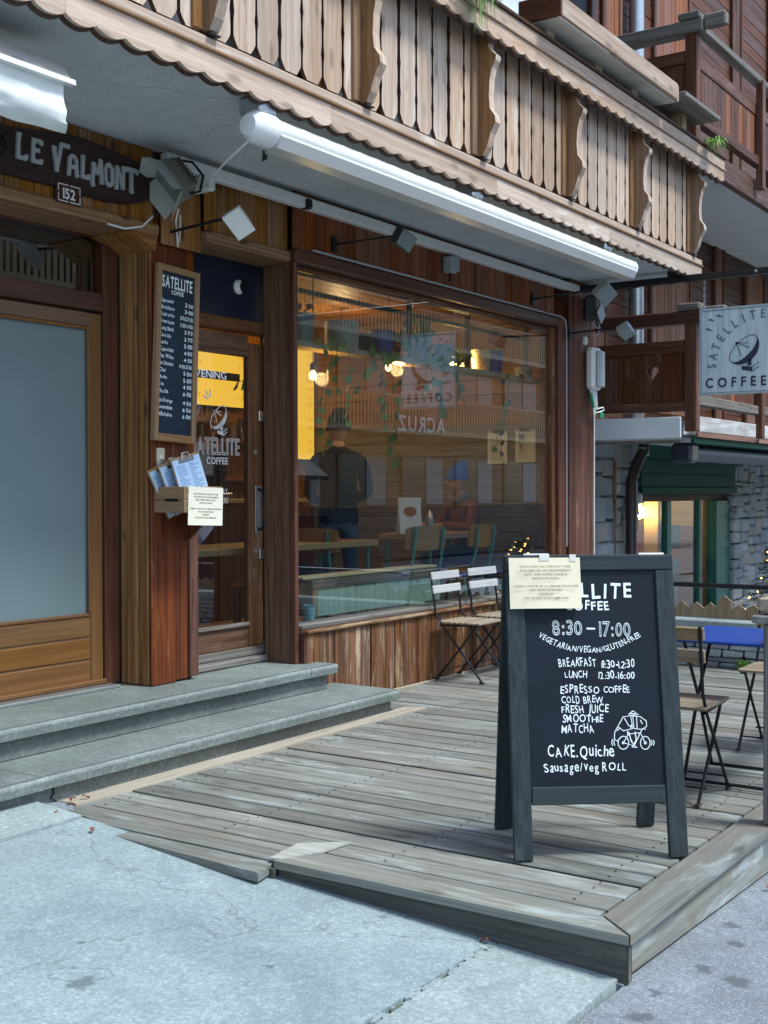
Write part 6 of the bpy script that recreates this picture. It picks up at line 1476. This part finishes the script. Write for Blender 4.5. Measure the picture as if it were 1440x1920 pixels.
# seated person in the blue beanie, facing back towards the door
ps = thing('person', 'seated person in a bright blue beanie and orange brown knit at the narrow table', 'person', (9.95, 1.02, .30), (0, 0, R(-112)))
J2 = {'pelvis': ((0, .06, .50), (.16, .14)), 'waist': ((0, .05, .64), (.15, .12)), 'chest': ((0, .0, .86), (.175, .125)), 'shoulders': ((0, -.02, .98), (.12, .08)), 'neck': ((0, -.05, 1.06), .05), 'headbase': ((0, -.07, 1.12), .05),
      'hipL': ((.09, -.02, .50), .09), 'kneeL': ((.12, -.40, .50), .065), 'ankleL': ((.12, -.36, .10), .045), 'toeL': ((.12, -.50, .04), .038), 'hipR': ((-.09, -.02, .50), .09), 'kneeR': ((-.12, -.40, .50), .065), 'ankleR': ((-.12, -.30, .10), .045), 'toeR': ((-.12, -.44, .04), .038),
      'shL': ((.18, -.02, .96), .064), 'elL': ((.25, -.14, .76), .052), 'wrL': ((.13, -.36, .80), .037), 'shR': ((-.18, -.02, .96), .064), 'elR': ((-.25, -.14, .76), .052), 'wrR': ((-.12, -.36, .80), .037)}
body('body', J2, E_, ps, [M_terra, M_jeans, M_skin, M_shoe], lambda c: 3 if c.z < .11 else (1 if c.z < .60 and c.y < .02 or c.z < .5 else (2 if c.z > 1.07 else 0)))
h, mt = head(ps, (0, -.09, 1.20), -12, 6); cap_shape(ps, mt, M_beanie, slouch=.075)
m_ = MB(); m_.tube([(.0 + .085 * math.cos(R(a)), -.05 + .08 * math.sin(R(a)), 1.04 + .02 * math.cos(R(a * 2))) for a in range(0, 361, 24)], .034, 10); m_.build('scarf', M_scarf, ps, smooth=True)
hand(ps, (.13, -.35, .80), (-.35, -.9, -.15), (0, 0, 1)); hand(ps, (-.12, -.35, .80), (.35, -.9, -.15), (0, 0, 1), -1)
# seated person in striped shirt at the long table
def stripes():
    m, t, b, N, L = nt('striped knit'); tc = N.new('ShaderNodeTexCoord'); w = N.new('ShaderNodeTexWave'); w.bands_direction = 'Z'; w.inputs['Scale'].default_value = 9; w.inputs['Distortion'].default_value = .6
    L.new(tc.outputs['Object'], w.inputs[0]); r = N.new('ShaderNodeValToRGB'); r.color_ramp.interpolation = 'CONSTANT'; r.color_ramp.elements[0].color = (.02, .02, .03, 1); r.color_ramp.elements[1].position = .62; r.color_ramp.elements[1].color = (.42, .36, .28, 1)
    L.new(w.outputs[0], r.inputs[0]); L.new(r.outputs[0], b.inputs['Base Color']); b.inputs['Roughness'].default_value = .9; return m
pt = thing('person', 'seated person in a dark cap and striped jumper at the long pine table', 'person', (7.30, 1.22, .30), (0, 0, R(35)))
J3 = {k: ((v[0][0], v[0][1], v[0][2] - .02), v[1]) for k, v in J2.items()}
body('body', J3, E_, pt, [stripes(), M_jeans, M_skin, M_shoe], lambda c: 3 if c.z < .11 else (1 if c.z < .60 and c.y < .02 or c.z < .5 else (2 if c.z > 1.05 else 0)))
h, mt = head(pt, (0, -.09, 1.18), -10, 12); cap_shape(pt, mt, M_blackbeanie, 'cap', slouch=.02)
hand(pt, (.13, -.35, .78), (-.35, -.9, -.15), (0, 0, 1)); hand(pt, (-.12, -.35, .78), (.35, -.9, -.15), (0, 0, 1), -1)
for (x, y, rz, lb) in ((9.95, 1.02, -78, 'dark wooden stool under the person in the blue beanie'), (7.27, 1.26, 35, 'dark wooden stool under the person in the striped jumper')):
    t = thing('stool', lb, 'stool', (x, y, .30), (0, 0, R(rz)))
    MB().box(-.18, .18, -.12, .22, .36, .39, .01).build('seat', W_dark['X'], t)
    for a in (-.15, .15):
        for b_ in (-.09, .19): MB().box(a - .015, a + .015, b_ - .015, b_ + .015, 0, .36, .003).build('leg', W_dark['Z'], t)

# ================================================================= things on the handrail above
psf = thing('planter_shelf', 'long wooden flower box raised on blocks on the balcony handrail', 'planter')
MB().box(7.22, 9.30, -1.30, -1.27, 4.47, 4.60, .005).build('front_board', W_pale['X'], psf); MB().box(7.22, 9.30, -1.27, -1.02, 4.455, 4.475, .003).build('bottom_board', plain('stained white board', (.50, .48, .42), .7, var=.25, scale=3), psf)
MB().box(7.22, 9.30, -1.02, -.99, 4.46, 4.60, .005).build('rear_board', W_pale['X'], psf); MB().box(7.19, 7.215, -1.31, -1.0, 4.46, 4.61, .005).build('end_board', W_dark['Y'], psf); MB().box(9.302, 9.325, -1.30, -1.0, 4.46, 4.59, .005).build('end_board', W_pale['Y'], psf)
for a in (7.35, 8.12, 8.78): MB().box(a, a + .10, -1.14, -1.05, 4.392, 4.455, .004).build('block', W_deckpale['Z'], psf)
psb = thing('planter_shelf', 'short grey board on a block on the handrail end beside the green tuft', 'planter')
MB().box(9.38, 10.20, -1.34, -1.0, 4.52, 4.56, .006).build('board', W_greywood['X'], psb); MB().box(9.78, 9.88, -1.16, -1.06, 4.392, 4.52, .004).build('block', W_menu['Z'], psb)
tuft('trailing_greenery', (10.36, -1.24, 4.40), 90, .12, .16, M_leaf2, 'pale green tuft hanging over the far end of the handrail', leafw=.008, droop=1.5, upz=1.2)
tuft('trailing_greenery', (6.25, -1.22, 4.42), 130, .16, .22, M_leaf, 'green trailing herb hanging over the handrail near the top of the view', leafw=.008, droop=2.0, upz=1.2)
tuft('trailing_greenery', (6.28, -1.24, 4.38), 60, .22, .10, M_leaf2, 'paler strands hanging below the green trailing herb', leafw=.006, droop=2.3, upz=1)
for (x, c, lb) in ((5.1, (.35, .14, .03), 'orange storage box seen through the balcony pickets'), (8.35, (.45, .03, .02), 'red crate seen through the gaps at the foot of the far pickets'), (8.9, (.12, .3, .55), 'pale blue crate on the balcony floor behind the pickets'), (4.9, (.35, .5, .62), 'light blue storage box on the balcony floor behind the pickets')):
    t = thing('storage_box', lb, 'box', (x, -.72, 3.463)); MB().box(-.2, .2, -.14, .14, 0, .26, .01).build('box_body', plain('box colour %d' % int(x * 10), c, .5), t); MB().box(-.21, .21, -.15, .15, .262, .285, .006).build('lid', plain('lid colour %d' % int(x * 10), tuple(k * .8 for k in c), .5), t)

# ================================================================= across the street (seen only as reflections)
op = thing('opposite_chalet', 'brown timber chalet with white shutters across the street', 'building')
OY = -15.0
M_brwall = wood('opposite brown boards', (.46, .27, .15), (.32, .17, .09), 'X', knots=0, var=0)
MB().box(8, 46, OY - 8, OY, -.6, 7.6).build('wall', M_brwall, op)
MB().box(7.9, 46.1, OY, OY + .12, -.6, .95, .01).build('added_dark_base', M_render, op)  # dark base added so the low window reflection stays dark
MB().prism([(OY + 1.6, 7.3), (OY - 4, 9.6), (OY - 9, 7.4), (OY - 9, 7.2), (OY - 4, 9.3), (OY + 1.6, 7.1)], (7, 0, 0), (0, 1, 0), (0, 0, 1), (1, 0, 0), 40).build('roof', W_greywood['X'], op)
M_lilac = plain('pale shutter', (.50, .45, .41), .7)
for k in range(11):
    x = 11.3 + k * 3.2
    for z0, z1 in ((1.0, 2.4), (3.5, 5.2), (5.9, 7.0)):
        f = MB().box(x - .05, x + 1.25, OY, OY + .06, z0 - .05, z1 + .05, .01).build('window_frame', W_top['Z'], op); MB().box(x, x + 1.2, OY + .061, OY + .07, z0, z1).build('pane', plain('street pane', (.04, .05, .06), .08) if k + z0 < 0 else bpy.data.materials.get('street pane') or plain('street pane', (.04, .05, .06), .08), f)
        MB().box(x + 1.32, x + 2.3, OY + .02, OY + .06, z0, z1, .01).build('shutter', M_lilac, op)
for z in (3.05, 5.6):
    MB().box(8, 46, OY + .01, OY + 1.1, z, z + .14).build('balcony_slab', W_top['X'], op); MB().box(8, 46, OY + 1.02, OY + 1.1, z + 1.0, z + 1.08).build('balcony_rail', W_pale['X'], op)
    bp_ = MB(); x = 8
    while x < 46: bp_.box(x, x + .10, OY + 1.05, OY + 1.08, z + .14, z + 1.0); x += .17
    bp_.build('balcony_pickets', W_top['Z'], op, kind='stuff')
m_ = MB(); text(m_, 'ACRUZ', (31.2, OY + 1.13, 3.12), (-1, 0, 0), (0, 0, 1), .62, width=2.6, style='bold'); m_.build('fascia_letters', M_white, op)
m_ = MB(); text(m_, 'Oriis', (21.2, OY + 1.13, 3.16), (-1, 0, 0), (0, 0, 1), .62, width=1.6, style='bold'); m_.build('fascia_letters', M_white, op)
# small tiled kiosk and a parked car reflected low in the window
kk = thing('tiled_kiosk', 'small brown kiosk with a tiled gable roof across the street', 'kiosk', (14.2, -7.6, -.3), (0, 0, R(8)))
MB().box(-1.1, 1.1, -.8, .8, 0, 2.0, .01).build('wall', M_brwall, kk); MB().prism([(-1.0, 1.95), (0, 2.5), (1.0, 1.95), (1.0, 1.88), (0, 2.42), (-1.0, 1.88)], (-1.3, 0, 0), (0, 1, 0), (0, 0, 1), (1, 0, 0), 2.6).build('roof', W_greywood['X'], kk)
car = thing('parked_car', 'dark blue parked car across the street', 'car', (13.0, -6.2, -.36), (0, 0, R(3)))
CP = plain('dark car paint', (.012, .03, .07), .2, metal=.4, coat=1)
MB().prism([(-2.1, .3), (-2.15, .62), (-2.0, .85), (-1.2, .92), (-.75, 1.3), (-.2, 1.44), (.8, 1.42), (1.5, 1.05), (2.05, .92), (2.15, .6), (2.1, .3)], (0, -.85, 0), (1, 0, 0), (0, 0, 1), (0, 1, 0), 1.7).build('body', CP, car, smooth=True)
MB().prism([(-1.0, .93), (-.68, 1.26), (-.18, 1.38), (.75, 1.36), (1.3, 1.03)], (0, .852, 0), (1, 0, 0), (0, 0, 1), (0, 1, 0), .006).build('side_window', plain('car glass', (.03, .04, .05), .03), car)
for a in (-1.35, 1.35):
    m_ = MB(); m_.lathe([(0, .70), (.30, .70), (.33, .74), (.33, .88), (.30, .90), (0, .90)], (a, 0, .33), 'Y', 20); m_.build('wheel', M_blackpl, car, smooth=True)
bpy.context.view_layer.update()
